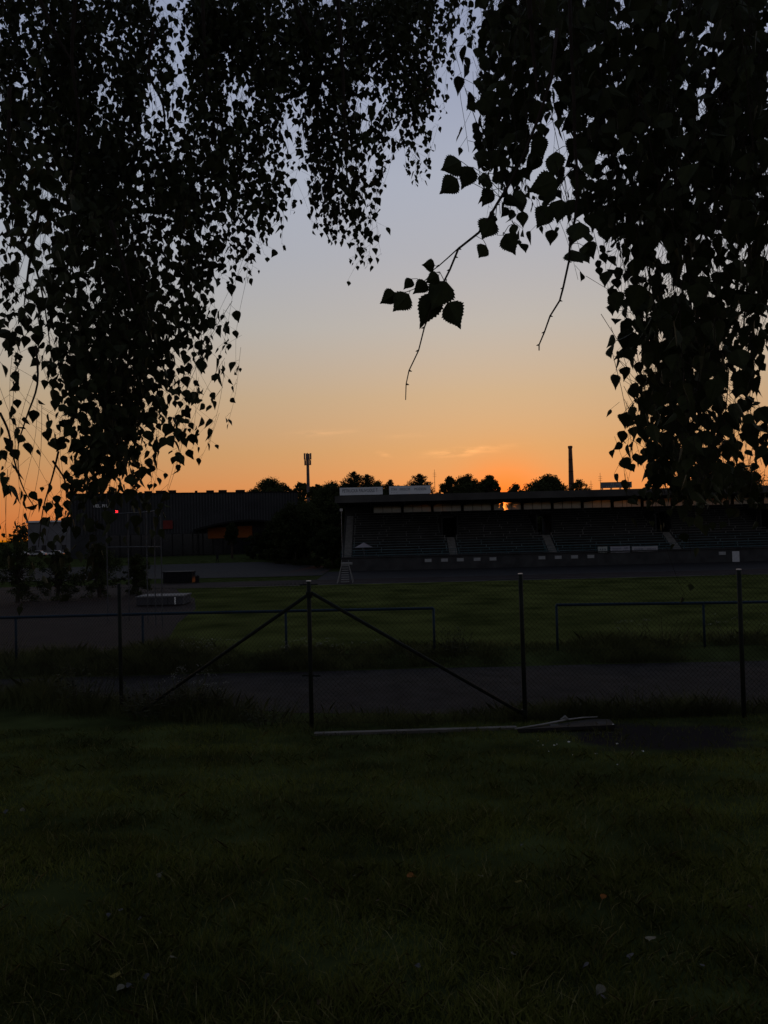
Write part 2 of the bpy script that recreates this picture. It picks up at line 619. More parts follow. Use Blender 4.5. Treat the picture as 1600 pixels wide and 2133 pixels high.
    MB().box((XL - .55, 119.62, 6.91), (XR, 137.2, 7.06)).build('roof_deck', mr, rf)
    for k in range(1, 16):
        c = -2.04 + 5.3 * (k - 1)
        if c < XR:
            MB().box((c - .14, 119.9, 5.98), (c + .14, 135.7, 6.355)).build('roof_beam', M_BLACK, t)
    # front rail
    q = MB()
    xx = XL
    teal = mat('teal_rail_paint', (.03, .075, .085), .5, .2, 2)
    while xx < XR:
        q.box((xx - .03, YF + .1, -2.21), (xx + .03, YF + .16, -1.2))
        xx += 2.0
    for z in (-1.2, -1.55, -1.9):
        q.box((XL, YF + .105, z - .025), (XR, YF + .155, z + .025))
    q.build('front_rail', teal, t)
    # lamp at the corner and end rail
    p = at(711, 1062, 121)
    la = MB().box((p.x - .22, 120.8, p.z - .2), (p.x + .22, 121.0, p.z + .2)).build('floodlight', mat('lamp_glass', (.5, .5, .5), .3, .1, 3), t)
    MB().tube([(p.x, 121.05, p.z), (p.x, 121.05, -4.4)], .05, 6).build('lamp_post', M_STEEL, t)
    return t


grandstand()


def billboard(u0, u1, v0, v1, label, words, dark=False, legs=True):
    Y = 120.2
    a, b = at(u0, v1, Y), at(u1, v0, Y)
    cx = (a.x + b.x) / 2
    zb = 7.07
    t = thing('roof_sign', label, 'sign', (cx, Y, zb), 'signs standing on the grandstand roof')
    m_ = mat('sign_panel_grey', (.58, .60, .62), .6, .08, .8) if not dark else mat('sign_panel_dark', (.13, .135, .15), .6, .25, .8)
    z0, z1 = max(a.z, zb + .25), b.z
    MB().box((a.x, Y, z0), (b.x, Y + .1, z1)).build('panel', m_, t)
    MB().box((a.x - .06, Y + .02, z1), (b.x + .06, Y + .12, z1 + .06)).build('frame', M_BLACK, t)
    n = 4
    for k in range(n):
        x = a.x + .3 + (b.x - a.x - .6) * k / (n - 1)
        lg = MB().box((x - .06, Y + .12, zb - .02), (x + .06, Y + .24, z1 - .1))
        lg.add([(x - .05, Y + .25, z1 - .3), (x + .05, Y + .25, z1 - .3), (x + .05, Y + 1.2, zb), (x - .05, Y + 1.2, zb), (x - .05, Y + .33, z1 - .3), (x + .05, Y + .33, z1 - .3), (x + .05, Y + 1.28, zb), (x - .05, Y + 1.28, zb)],
               [(0, 1, 2, 3), (4, 7, 6, 5), (0, 4, 5, 1), (2, 6, 7, 3), (1, 5, 6, 2), (0, 3, 7, 4)])
        lg.build('leg', M_BLACK, t)
    ink = mat('sign_ink', (.10, .11, .13), .7, .2, 2) if not dark else mat('sign_ink_pale', (.33, .34, .37), .7, .2, 2)
    for body, fx, fz, fw, fh in words:
        x = a.x + (b.x - a.x) * fx
        z = z0 + (z1 - z0) * fz
        text_part('lettering', body, (z1 - z0) * fh, Matrix.Translation((x, Y - .012, z)) @ FACE, ink, t, .008, (b.x - a.x) * fw)


billboard(708, 797, 1014, 1032, 'wide grey sign with one long word, above the stand roof end by the mast', [('PETRUCKA PALIVODLE T', .47, .55, .82, .62), ('- -', .92, .5, .08, .4)])
billboard(811, 897, 1011, 1030, 'grey sign with two words and a small stepped top beside the small pine', [('STAV', .12, .6, .14, .42), ('- - -', .12, .25, .15, .25), ('FRISCM', .38, .58, .24, .45), ('MODEEN', .75, .58, .28, .45)])
billboard(1252, 1316, 1004, 1017, 'dark rooftop sign with faint pale marks right of the chimney', [('EJ OLESA', .62, .68, .6, .5), ('IIIII', .32, .25, .3, .4), ('IIII  I', .75, .25, .3, .35)], dark=True)


def banner(u0, u1, v0, v1, label, words, col):
    Y = 120.95
    a, b = at(u0, v1, Y), at(u1, v0, Y)
    t = thing('rail_banner', label, 'banner', ((a.x + b.x) / 2, Y, a.z), 'banners hung on the stand rail')
    n = 10
    q = MB()
    vs, fs = [], []
    for i in range(n + 1):
        x = a.x + (b.x - a.x) * i / n
        for z in (a.z, (a.z + b.z) / 2, b.z):
            vs.append((x, Y + .05 * math.sin(i * 1.9 + z * 3), z - .04 * math.sin(i / n * math.pi)))
    nv = len(vs)
    vs += [(x, y + .02, z) for x, y, z in vs]
    for i in range(n):
        for j in range(2):
            k = i * 3 + j
            fs.append((k, k + 3, k + 4, k + 1))
            fs.append((nv + k, nv + k + 1, nv + k + 4, nv + k + 3))
    q.add(vs, fs).build('cloth', mat('banner_cloth_' + str(u0), col, .8, .12, 1.5), t, True)
    for body, fx, fz, fw, fh in words:
        text_part('lettering', body, (b.z - a.z) * fh, Matrix.Translation((a.x + (b.x - a.x) * fx, Y - .075, a.z + (b.z - a.z) * fz)) @ FACE, mat('banner_ink', (.12, .13, .17), .8, .2, 2), t, .004, (b.x - a.x) * fw)


banner(1246, 1265, 1138, 1151, 'small pale green banner, leftmost of three on the stand rail', [('III', .5, .5, .6, .4)], (.30, .33, .31))
banner(1272, 1312, 1137, 1151, 'striped grey banner in the middle of three on the stand rail', [('ooo  III', .5, .65, .8, .35), ('III  III', .5, .25, .8, .3)], (.27, .27, .31))
banner(1317, 1370, 1137, 1149, 'longest whitish banner of three on the stand rail', [('ooo  ooo', .5, .5, .85, .6)], (.30, .30, .32))


def ladder_stand():
    Y = 92.5
    g = gz(0, Y)
    c = at(719, 1215, Y)
    t = thing('judge_stand', 'white metal stepped judges stand on the track edge', 'judges stand', (c.x, Y, g))
    mw = mat('white_tube', (.19, .19, .185), .5, .1, 3)
    H = 2.2
    for s in (-1, 1):
        MB().tube([(c.x + s * .95, Y - .2, g), (c.x + s * .42, Y + .9, g + H)], .035, 6).build('side_rail', mw, t)
        MB().tube([(c.x + s * .95, Y + 2.4, g), (c.x + s * .42, Y + 1.5, g + H)], .035, 6).build('rear_leg', mw, t)
        MB().tube([(c.x + s * .42, Y + .9, g + H), (c.x + s * .42, Y + .9, g + H + .55)], .025, 6).build('handrail', mw, t)
    for k in range(8):
        f = (k + .6) / 8.2
        w = .5 - .12 * f
        MB().box((c.x - w, Y - .2 + 1.1 * f - .1, g + H * f - .03), (c.x + w, Y - .2 + 1.1 * f + .18, g + H * f + .05)).build('step', mw, t)
    MB().box((c.x - .5, Y + .85, g + H - .02), (c.x + .85, Y + 1.6, g + H + .22)).build('platform', mw, t)


ladder_stand()


def parasol():
    Y = 121.6
    p = at(758, 1140, Y)
    t = thing('parasol', 'grey parasol open at the foot of the stand benches', 'parasol', (p.x, Y, -2.2))
    n = 8
    top = at(758, 1130, Y).z
    vs = [(p.x, Y, top)]
    for r_, z in ((.75, top - .42), (1.45, p.z)):
        vs += [(p.x + r_ * math.cos(k * math.tau / n), Y + .5 * r_ * math.sin(k * math.tau / n), z) for k in range(n)]
    fs = [(0, 1 + k, 1 + (k + 1) % n) for k in range(n)] + [(1 + k, 1 + n + k, 1 + n + (k + 1) % n, 1 + (k + 1) % n) for k in range(n)]
    MB().add(vs, fs).build('canopy', mat('parasol_cloth', (.24, .23, .26), .8, .1, 3), t)
    MB().tube([(p.x, Y, -2.2), (p.x, Y, top)], .03, 6).build('pole', M_STEEL, t)
    MB().box((p.x - .3, Y - .2, -2.2), (p.x + .3, Y + .2, -2.1)).build('base', M_CONC_D, t)


parasol()
for i, u in enumerate((1495, 1511, 1526, 1541)):
    Y = 116.0
    p = at(u, 1177, Y)
    g = gz(p.x, Y)
    t = thing('marker_board', ('leftmost of four low white boards before the pale stand door', 'second from left of the four low white boards before the stand', 'third from left of the four low white boards before the stand', 'rightmost of four low white boards, nearest the pale stand door')[i], 'board', (p.x, Y, g), 'white boards in a row before the stand')
    MB().box((p.x - .3, Y, p.z - .08), (p.x + .3, Y + .04, p.z + .08)).build('board', M_WHITE, t)
    for s in (-.24, .24):
        MB().box((p.x + s - .02, Y + .045, g), (p.x + s + .02, Y + .085, p.z + .05)).build('leg', M_STEEL, t)


# ------------------------------------------------------------------ sports hall
def hall():
    A, B = at(146, 1100, 167), at(622, 1100, 180)
    A.z = B.z = 0
    d = (B - A).normalized()
    L_ = (B - A).length
    ang = math.atan2(d.y, d.x)
    g = -2.7
    top = at(400, 1025.5, 173.5).z
    t = thing('sports_hall', 'long flat roofed dark sports hall with ribbed cladding behind the yard', 'hall', (0, 0, 0))
    Mh = Matrix.Translation((A.x, A.y, 0)) @ Matrix.Rotation(ang, 4, 'Z')
    mc = mat('hall_cladding', (.036, .037, .040), .7, .25, .25)
    MB().box((0, .3, g), (L_, 40, top - .15), Mh).build('wall', mc, t)
    MB().box((-.15, .1, top - .25), (L_ + .15, 40.2, top), Mh).build('roof', M_BLACK, t)
    q = MB()
    k = .3
    while k < L_ - .4:
        q.box((k, .14, g + 5.2), (k + .26, .299, top - .252), Mh)
        k += .65
    tag(q.build('cladding_ribs', mat('hall_ribs', (.046, .047, .050), .6, .2, .3), t), kind='stuff')
    # glazed ground floor: dark panes between posts
    mg = mat('dark_glazing', (.012, .013, .015), .15, .2, .4, spec=.5)
    n = 17
    for k in range(n):
        a = 8 + k * (L_ - 12) / n
        MB().box((a + .12, .16, g + .3), (a + (L_ - 12) / n - .12, .29, g + 5.0), Mh).build('window', mg, t)
        MB().box((a - .09, .1, g), (a + .09, .298, g + 5.05), Mh).build('mullion', M_BLACK, t)
    # entrance canopy arc
    arc = [(a, 5.6 + 1.9 * math.sin(math.pi * (a - 26) / 24)) for a in np.linspace(26, 50, 13)]
    vs = []
    for a, h in arc:
        for y, z in ((-4, g + h), (.05, g + h), (.05, g + h + .4), (-4, g + h + .4)):
            vs.append(Mh @ Vector((a, y, z)))
    fs = []
    for i in range(12):
        for j in range(4):
            fs.append((i * 4 + j, i * 4 + (j + 1) % 4, i * 4 + 4 + (j + 1) % 4, i * 4 + 4 + j))
    MB().add(vs, fs + [(0, 1, 2, 3), (51, 50, 49, 48)]).build('entrance_canopy', M_BLACK, t)
    for a in (27, 49):
        MB().tube([Mh @ Vector((a, -3.6, g - .3)), Mh @ Vector((a, -3.6, g + 6))], .15, 8).build('canopy_post', M_BLACK, t)
    # orange and red panels
    mo = mat('orange_panel', (.27, .085, .025), .7, .12, .5)
    for u0, u1, v0, v1, m_, nm in ((432, 471, 1098, 1122, mo, 'orange_panel'), (491, 520, 1095, 1120, mo, 'orange_panel'), (345, 363, 1084, 1102, mat('red_panel', (.14, .026, .022), .7, .15, .5), 'red_panel')):
        a, b = at(u0, v1, 174), at(u1, v0, 174)
        f0 = (a.x - A.x) / d.x
        f1 = (b.x - A.x) / d.x
        MB().box((f0, -.12, a.z), (f1, .09, b.z), Mh).build(nm, m_, t)
    # roof units
    for u0, u1, h in ((232, 246, .5), (303, 318, .45), (325, 345, .55), (350, 365, .6), (402, 407, .45), (425, 440, .5), (450, 466, .55), (485, 503, .55), (262, 280, .5)):
        f0 = (at(u0, 1020, 172).x - A.x) / d.x
        f1 = (at(u1, 1020, 172).x - A.x) / d.x
        MB().box((f0, 1.0, top), (f1, 3.2, top + h), Mh).build('roof_unit', M_BLACK, t)
    # white letters
    p = at(209, 1054, 168.5)
    f = (p.x - A.x) / d.x
    text_part('lettering', 'HEL. PEL', .95, Matrix.Translation((A.x, A.y, 0)) @ Matrix.Rotation(ang, 4, 'Z') @ Matrix.Translation((f, .06, p.z)) @ FACE, mat('letter_white', (.8, .8, .8), .5, .05, 2), t, .03, 2.9)
    # red lit display
    p = at(243, 1066, 169.3)
    f = (p.x - A.x) / d.x
    dsp = thing('digital_display', 'small glowing red digital display on the dark hall front', 'display', tuple(Mh @ Vector((f, -.1, p.z - .35))))
    MB().box((f - .45, -.2, p.z - .4), (f + .45, .09, p.z + .4), Mh).build('housing', M_BLACK, dsp)
    me = mat('red_led', (.5, .01, .01), .5, .05, 2, emit=(1, .03, .04, 3.5))
    for i, ch in enumerate('31'):
        text_part('digit', ch, .78, Matrix.Translation((A.x, A.y, 0)) @ Matrix.Rotation(ang, 4, 'Z') @ Matrix.Translation((f - .17 + .32 * i, -.23, p.z)) @ FACE, me, dsp, .02)


hall()


def mast():
    Y = 190.0
    p = at(643, 1050, Y)
    top = at(643, 945, Y).z
    g = gz(p.x, Y)
    t = thing('radio_mast', 'slender radio mast with two rings of antennas above the trees', 'mast', (p.x, Y, g))
    m_ = mat('mast_steel', (.12, .10, .10), .6, .2, 1)
    MB().tube([(p.x, Y, g), (p.x, Y, top)], [.55, .32], 10).build('pole', m_, t)
    for zr, hh, nn, rr in ((at(643, 950, Y).z, 1.35, 7, .85), (at(643, 963, Y).z, 1.1, 6, .75)):
        q = MB()
        ring = [(p.x + rr * math.cos(k * math.tau / 12), Y + rr * math.sin(k * math.tau / 12), zr - hh * .55) for k in range(13)]
        q.tube(ring, .06, 5)
        for k in range(3):
            q.tube([(p.x, Y, zr - hh * .55), (p.x + rr * math.cos(k * 2.1), Y + rr * math.sin(k * 2.1), zr - hh * .55)], .05, 5)
        q.build('bracket_ring', m_, t)
        for k in range(nn):
            a = k * math.tau / nn + .3
            x, y = p.x + rr * math.cos(a), Y + rr * math.sin(a)
            h2 = hh * rng.uniform(.75, 1.0)
            MB().box((x - .11, y - .07, zr - h2 * .75), (x + .11, y + .07, zr + h2 * .65)).build('antenna', m_, t)
    for k in range(8):
        z = g + 4 + k * 2.2
        MB().box((p.x - .25, Y - .62, z), (p.x + .25, Y - .5, z + .08)).build('rung', m_, t)


mast()


def chimney():
    Y = 260.0
    p = at(1190.5, 1020, Y)
    top = at(1188, 929.5, Y).z
    g = -4.4
    t = thing('chimney', 'tall tapered factory chimney behind the stand roof', 'chimney', (p.x, Y, g))
    mbk = mat('chimney_brick', (.16, .085, .06), .9, .3, .8, .2)
    n = 20
    zs = [g + (top - g) * f for f in np.linspace(0, 1, 9)]
    rs = [1.35 - .75 * (z - g) / (top - g) for z in zs]
    MB().tube([(p.x, Y, z) for z in zs], rs, n).build('shaft', mbk, t, True)
    MB().tube([(p.x, Y, top - .9), (p.x, Y, top - .6), (p.x, Y, top), (p.x, Y, top + .1)], [.62, .76, .78, .66], n).build('cap', mbk, t)
    for k, f in enumerate((.35, .5, .62, .74, .86)):
        z = g + (top - g) * f
        r_ = 1.35 - .75 * f + .03
        MB().tube([(p.x, Y, z), (p.x, Y, z + .18)], r_, n).build('iron_band', M_BLACK, t)
    for s in (-.18, .18):
        MB().tube([(p.x + s - .5, Y - 1.2, g + 6), (p.x + s - .1, Y - .68, top)], .04, 4).build('ladder_rail', M_BLACK, t)


chimney()
for u, v0, v1, Y, lab in ((905, 978, 1030, 150, 'thin aerial rod sticking up beside the second roof sign'), (1250, 985, 1030, 140, 'thin aerial rod at the edge of the dark roof sign'), (1231, 1001, 1030, 140, 'short aerial rod between chimney and dark roof sign')):
    a = at(u, v0, Y)
    g = -4.4
    t = thing('aerial', lab, 'aerial', (a.x, Y, g))
    MB().tube([(a.x, Y, g), (a.x, Y, a.z - 2.5), (a.x, Y, a.z)], [.09, .05, .03], 5).build('rod', M_BLACK, t)
    for k in range(3):
        MB().tube([(a.x - .35, Y, a.z - .7 - k * .35), (a.x + .35, Y, a.z - .7 - k * .35)], .022, 4).build('crossbar', M_BLACK, t)


# ------------------------------------------------------------------ distant trees
M_BARK = mat('dark_bark', (.04, .032, .025), .95, .35, 3, .5)


def leaf_cloud(centers, radii, count, size, squash=.8):
    """Small four-sided leaf sprays scattered in the outer part of each clump."""
    centers, radii = np.array(centers), np.array(radii)
    wgt = radii ** 2
    idx = nrg.choice(len(centers), count, p=wgt / wgt.sum())
    d = nrg.normal(size=(count, 3))
    d /= np.linalg.norm(d, axis=1)[:, None]
    r = radii[idx] * (nrg.random(count) ** .45) * nrg.uniform(.7, 1.18, count)
    P = centers[idx] + d * r[:, None] * np.array([1, 1, squash])
    a = nrg.normal(size=(count, 3))
    a /= np.linalg.norm(a, axis=1)[:, None]
    b = np.cross(a, nrg.normal(size=(count, 3)))
    b /= np.linalg.norm(b, axis=1)[:, None]
    s = size * nrg.uniform(.55, 1.4, count)[:, None]
    V = np.stack([P - a * s, P - b * s * .5 + a * s * .1, P + a * s * 1.05, P + b * s * .55], 1).reshape(-1, 3)
    return V, np.arange(count * 4)


def broad_tree(u, vtop, wpx, Y, label, dens=1.0, leafcol=(.034, .042, .016), vbase=None, seed=0, open_=.0):
    r_ = random.Random(seed)
    x = at(u, vtop, Y).x
    zt = at(u, vtop, Y).z
    g = gz(x, Y)
    H = zt - g
    W = wpx / F * Y
    t = thing('broadleaf_tree', label, 'tree', (x, Y, g), 'trees around the sports ground')
    tr = MB()
    tr.tube([(x, Y, g - .2), (x + .1, Y, g + H * .3), (x + r_.uniform(-.3, .3), Y, g + H * .75)], [.035 * H, .026 * H, .008 * H], 8)
    cs, rs = [], []
    n = int(60 + 14 * W / 5)
    zlo = g + H * .3 if vbase is None else at(u, vbase, Y).z
    zc, rz = (zt + zlo) / 2, (zt - zlo) / 2
    cr_ = min(W, H) * .10 * (1 - open_ * .15)
    for k in range(n):
        f = (k + r_.random()) / n
        f = f ** .75
        prof = math.sqrt(max(.03, 1 - f ** 3.6)) * (.8 + .2 * min(1, f * 3)) * r_.uniform(.75, 1.12)
        a = r_.uniform(0, math.tau)
        q = math.sqrt(r_.random()) * .95
        rr = max(0, W / 2 - cr_ * .8) * prof * q
        cz = zlo + (zt - cr_ * .85 - zlo) * f + r_.uniform(-.3, .1) * cr_ - .35 * cr_ * q
        c = (x + rr * math.cos(a), Y + rr * math.sin(a), cz)
        cs.append(c)
        rs.append(cr_ * r_.uniform(.55, 1.35))
        tr.tube([(x, Y, g + H * r_.uniform(.25, .5)), ((x + c[0]) / 2, (Y + c[1]) / 2, (zc + c[2]) / 2 - H * .05), c], [.012 * H, .007 * H, .002 * H], 5)
    tr.build('trunk', M_BARK, t)
    sz = .0052 * Y * .22
    cnt = int(n * 130 * dens * (1 - open_ * .5))
    V, lp = leaf_cloud(cs, rs, cnt, sz)
    if open_ < .3:
        V2, l2 = leaf_cloud([(x, Y, zc)], [min(W / 2, rz) * .62], int(cnt * .45), sz * 1.9, rz / max(.1, min(W / 2, rz)))
        lp = np.concatenate([lp, l2 + len(V)])
        V = np.concatenate([V, V2])
    o = np_mesh('crown', V, lp, 4, mat('far_foliage_%d' % int(leafcol[0] * 1000), leafcol, .9, .35, .3, spec=.05, trans=.12), t)
    o.parent = t
    tag(o, kind='stuff')


def pine_tree(u, vtop, wpx, Y, label, seed=0):
    r_ = random.Random(seed)
    x, zt = at(u, vtop, Y).x, at(u, vtop, Y).z
    g = gz(x, Y)
    H = zt - g
    W = wpx / F * Y
    t = thing('pine_tree', label, 'tree', (x, Y, g), 'pines behind the grandstand')
    tr = MB().tube([(x, Y, g - .2), (x, Y, g + H * .5), (x, Y, zt - .1)], [.022 * H, .015 * H, .02], 7)
    P = []
    nw = 20
    for k in range(nw):
        f = k / (nw - 1)
        z = g + H * (.5 + .49 * f)
        ln = W / 2 * (1 - f) ** .6 + .12
        for j in range(9):
            a = r_.uniform(0, math.tau)
            l2 = ln * r_.uniform(.5, 1.2)
            tip = Vector((x + l2 * math.cos(a), Y + l2 * math.sin(a), z + l2 * .38))
            st = Vector((x, Y, z - .1))
            tr.tube([st, tip], [.035, .012], 4, False)
            m = max(4, int(l2 / .16))
            for i in range(m):
                P.append((st.lerp(tip, (i + 1) / m), .26 + .2 * r_.random()))
    tr.build('trunk', M_BARK, t)
    V = []
    for p, s in P:
        for k in range(5):
            d = Vector((r_.uniform(-1, 1), r_.uniform(-1, 1), r_.uniform(-.3, 1.2))).normalized() * s * 1.35
            b = d.cross(Vector((r_.uniform(-1, 1), r_.uniform(-1, 1), r_.uniform(-1, 1)))).normalized() * s * .22
            V += [p - b, p + b * .6 + d * .6, p + d, p - b * .9 + d * .5]
    V = np.array([tuple(v) for v in V])
    o = np_mesh('crown', V, np.arange(len(V)), 4, mat('needle_foliage', (.02, .028, .014), .9, .3, .4, spec=.05), t)
    tag(o, kind='stuff')


BT = broad_tree
BT(560, 989, 132, 225, 'round crowned tree rising behind the middle of the dark hall', 1.6, seed=1, open_=.5)
BT(628, 1000, 84, 215, 'small airy tree right behind the radio mast', 1.3, seed=2, open_=.8)
BT(690, 998, 140, 162, 'dense tree between the mast and the grandstand roof end', 2.0, seed=3)
BT(640, 1040, 120, 155, 'dark tree standing in the gap between hall and grandstand', 1.8, seed=21)
pine_tree(737, 984, 100, 165, 'spiky pine above the first roof sign, the taller one', 4)
pine_tree(764, 990, 86, 168, 'spiky pine just right of the taller pine over the signs', 5)
BT(790, 997, 96, 166, 'low leafy tree showing between the two pale roof signs', 1.2, seed=6, open_=.3)
pine_tree(813, 1001, 66, 170, 'short pine over the gap between the pale roof signs', 7)
pine_tree(874, 989, 92, 160, 'lone pine peeping over the second pale roof sign', 8)
BT(936, 990, 66, 165, 'narrow ragged tree at the near end of the tree row left of the sunset', 1.4, seed=9, open_=.3)
BT(975, 984, 104, 163, 'widest tree of the row just left of the sunset glow', 1.9, seed=10, open_=.2)
BT(1018, 986, 70, 165, 'lopsided tree at the edge of the sunset glow', 1.3, seed=11, open_=.6)
BT(596, 1008, 60, 222, 'small tree at the end of the hall roof before the mast', 1.2, seed=45, open_=.5)
BT(660, 1004, 64, 176, 'bushy tree just right of the mast', 1.4, seed=46, open_=.3)
BT(955, 1003, 70, 158, 'low full tree filling the row left of the sunset', 1.5, seed=31)
BT(1003, 1000, 70, 168, 'middling tree tucked behind the lopsided one', 1.4, seed=32)
BT(1034, 1004, 36, 160, 'little tree ending the row at the sunset glow', 1.2, seed=33, open_=.3)
BT(765, 1003, 84, 174, 'rounded tree filling in behind the pines over the first sign', 1.4, seed=37)
BT(720, 1000, 110, 172, 'leafy tree under the two spiky pines', 1.4, seed=34)
BT(845, 1016, 100, 172, 'low tree top hidden behind the second roof sign', 1.2, seed=35)
BT(1127, 1066, 70, 144, 'shrubby tree seen through the open stand entrance', 1.3, (.05, .055, .02), 1150, 36)
BT(589, 1098, 96, 153, 'dense low shrub added behind the bushy tree to block the low sun', 1.6, (.024, .03, .012), 1164, 44)  # added shrub, keeps low sun off the container
BT(1076, 1006, 72, 200, 'small sparse tree in the bright gap right of the sunset', .9, seed=12, open_=.8)
BT(1138, 980, 142, 175, 'big domed tree left of the chimney', 2.0, seed=13, open_=.15)
BT(1207, 996, 84, 185, 'thin young tree hugging the chimney foot', .8, seed=14, open_=.8)
BT(1520, 955, 200, 160, 'broad dark tree behind the far right end of the stand', 1.8, seed=15)
BT(1365, 1010, 70, 170, 'low dark tree behind the stand under the right birch', 1.2, seed=16)
BT(612, 1043, 170, 141, 'large dark bushy tree standing in front of the hall corner', 2.4, (.024, .030, .012), 1182, 17)
BT(690, 1095, 140, 133, 'dark bushy tree at the end of the grandstand', 1.3, (.024, .030, .012), 1180, 18)
BT(482, 1088, 34, 150, 'small round tree in front of the orange hall panels', 1.0, (.02, .026, .01), 1134, 19)
BT(560, 1100, 132, 148, 'low dark shrub tree beside the orange hall panels', 1.3, (.024, .03, .012), 1165, 20)


for k, (u, v0, v1, w_) in enumerate(((35, 1120, 1250, 120), (118, 1142, 1249, 110), (205, 1125, 1248, 120), (285, 1150, 1236, 80))):
    BT(u, v0, w_, 76 + k * 2, ('dark shrub at the left edge beyond the track curve', 'dark shrub second from the left edge beyond the track curve', 'tall dark shrub left of the throwing cage', 'dark shrub behind the throwing cage posts')[k], 1.0, (.036, .044, .017), v1, 40 + k, .6)


def distant_wood():
    cs, rs = [], []
    r_ = random.Random(5)
    for k in range(60):
        x = r_.uniform(-340, -110)
        cs.append((x, r_.uniform(390, 430), r_.uniform(-2, 9.5)))
        rs.append(r_.uniform(3, 6))
    V, lp = leaf_cloud(cs, rs, 9000, .9)
    tag(np_mesh('distant_wood', V, lp, 4, mat('far_foliage_34', (.034, .042, .016), .9, .35, .3)), 'dark line of far trees on the horizon at the left edge', 'wood', kind='stuff')


distant_wood()


# ------------------------------------------------------------------ left far: low building and parked cars
def far_left():
    p0, p1 = at(58, 1087, 240), at(150, 1087, 240)
    g = gz(-100, 240)
    t = thing('low_building', 'low building with a white roof edge glimpsed through the left leaves', 'building', ((p0.x + p1.x) / 2, 240, g))
    MB().box((p0.x, 240, g - .2), (p1.x, 252, p0.z - .3)).build('wall', mat('pale_render', (.14, .14, .15), .9, .15, .4), t)
    rf = MB().box((p0.x - .4, 239.5, p0.z - .3), (p1.x + .4, 252.4, p0.z + .25)).build('roof', mat('white_roof_edge', (.62, .63, .66), .6, .08, .6), t)
    for k in range(4):
        x = p0.x + 1.2 + k * 3.1
        w = MB().box((x, 239.9, g + 1.2), (x + 1.4, 239.99, g + 2.7)).build('window', mat('dark_glazing', (.012, .013, .015)), t)
        MB().box((x - .1, 239.8, g + 1.1), (x + 1.5, 239.98, g + 1.19)).build('sill', M_CONC, w)
    cols = [(44, (.55, .55, .56), 'white parked car, leftmost of three seen through the leaves'), (80, (.42, .43, .45), 'silver parked car in the middle of three through the leaves'), (116, (.6, .6, .6), 'white parked car nearest the dark hall')]
    for u, c, lab in cols:
        Y = 205.0
        p = at(u, 1137, Y)
        g = gz(p.x, Y)
        zs = p.z - g
        t = thing('parked_car', lab, 'car', (p.x, Y, g), 'cars parked beside the hall')
        body = [(-2.1, .45), (-2.1, .75), (-1.5, .95), (1.5, .95), (2.15, .8), (2.15, .45)]
        cab = [(-1.3, .95), (-.7, 1.45), (.8, 1.45), (1.3, .95)]
        for nm, prof, hw, mm in (('body', body, .85, mat('car_paint_%d' % u, c, .3, .03, 2, spec=.5)), ('cabin', cab, .72, mat('car_glass', (.02, .02, .025), .1, .1, 2, spec=.5))):
            n = len(prof)
            vs = [(p.x + a, Y - hw, g + b) for a, b in prof] + [(p.x + a, Y + hw, g + b) for a, b in prof]
            MB().add(vs, [tuple(range(n)), tuple(range(2 * n - 1, n - 1, -1))] + [(k, (k + 1) % n, n + (k + 1) % n, n + k)[::-1] for k in range(n)]).build(nm, mm, t)
        MB().box((p.x - .75, Y - .74, g + 1.45), (p.x + .82, Y + .74, g + 1.5)).build('roof', MATS['car_paint_%d' % u], t)
        for a in (-1.3, 1.3):
            for s in (-.8, .8):
                MB().tube([(p.x + a, Y + s - .1, g + .32), (p.x + a, Y + s + .1, g + .32)], .32, 12).build('wheel', M_BLACK, t)


far_left()


def yard_things():
    # dark container, bin, landing mat
    Y = 101.0
    a, b = at(340, 1210, Y), at(400, 1190, Y)
    g = gz(a.x, Y)
    t = thing('equipment_container', 'low black equipment container on the yard edge', 'container', ((a.x + b.x) / 2, Y, g))
    MB().box((a.x, Y, g), (b.x, Y + 1.8, b.z - .12)).build('body', M_BLACK, t)
    MB().box((a.x - .06, Y - .06, b.z - .12), (b.x + .06, Y + 1.86, b.z)).build('lid', M_BLACK, t)
    for k in range(6):
        x = a.x + .3 + (b.x - a.x - .6) * k / 5
        MB().box((x - .04, Y - .05, g + .05), (x + .04, Y - .002, b.z - .15)).build('rib', M_BLACK, t)
    p = at(411, 1210, Y)
    g = gz(p.x, Y)
    t = thing('litter_bin', 'small dark litter bin beside the black container', 'bin', (p.x, Y, g))
    MB().tube([(p.x, Y, g), (p.x, Y, g + .85)], [.24, .3], 12).build('body', M_BLACK, t)
    MB().tube([(p.x, Y, g + .95), (p.x, Y, g + 1.02), (p.x, Y, g + 1.08)], [.33, .33, .1], 12).build('lid', M_CONC_D, t)
    MB().box((p.x - .03, Y + .2, g + .5), (p.x + .03, Y + .26, g + 1.0)).build('bracket', M_BLACK, t)
    Y = 68.0
    a, b = at(284, 1258, Y), at(381, 1230, Y)
    g = gz(a.x, Y)
    t = thing('landing_mat', 'grey covered high jump landing mat on the track curve', 'mat', ((a.x + b.x) / 2, Y, g))
    mm = mat('mat_vinyl', (.055, .055, .062), .6, .15, .8)
    w = (b.x - a.x) / 3
    for k in range(3):
        MB().box((a.x + k * w + .02, Y, g + .08), (a.x + (k + 1) * w - .02, Y + 2.8, g + .72)).build('foam_block', mm, t)
    MB().box((a.x - .05, Y - .05, g + .725), (b.x + .05, Y + 2.9, g + .86)).build('top_cover', mat('mat_cover', (.095, .095, .10), .6, .15, .8), t)
    MB().box((b.x - .75, Y - .075, g + .1), (b.x - .62, Y - .06, g + .73)).build('strap', M_WHITE, t)
    MB().box((a.x, Y + .1, g), (b.x, Y + 2.7, g + .075)).build('pallet', M_BLACK, t)


yard_things()


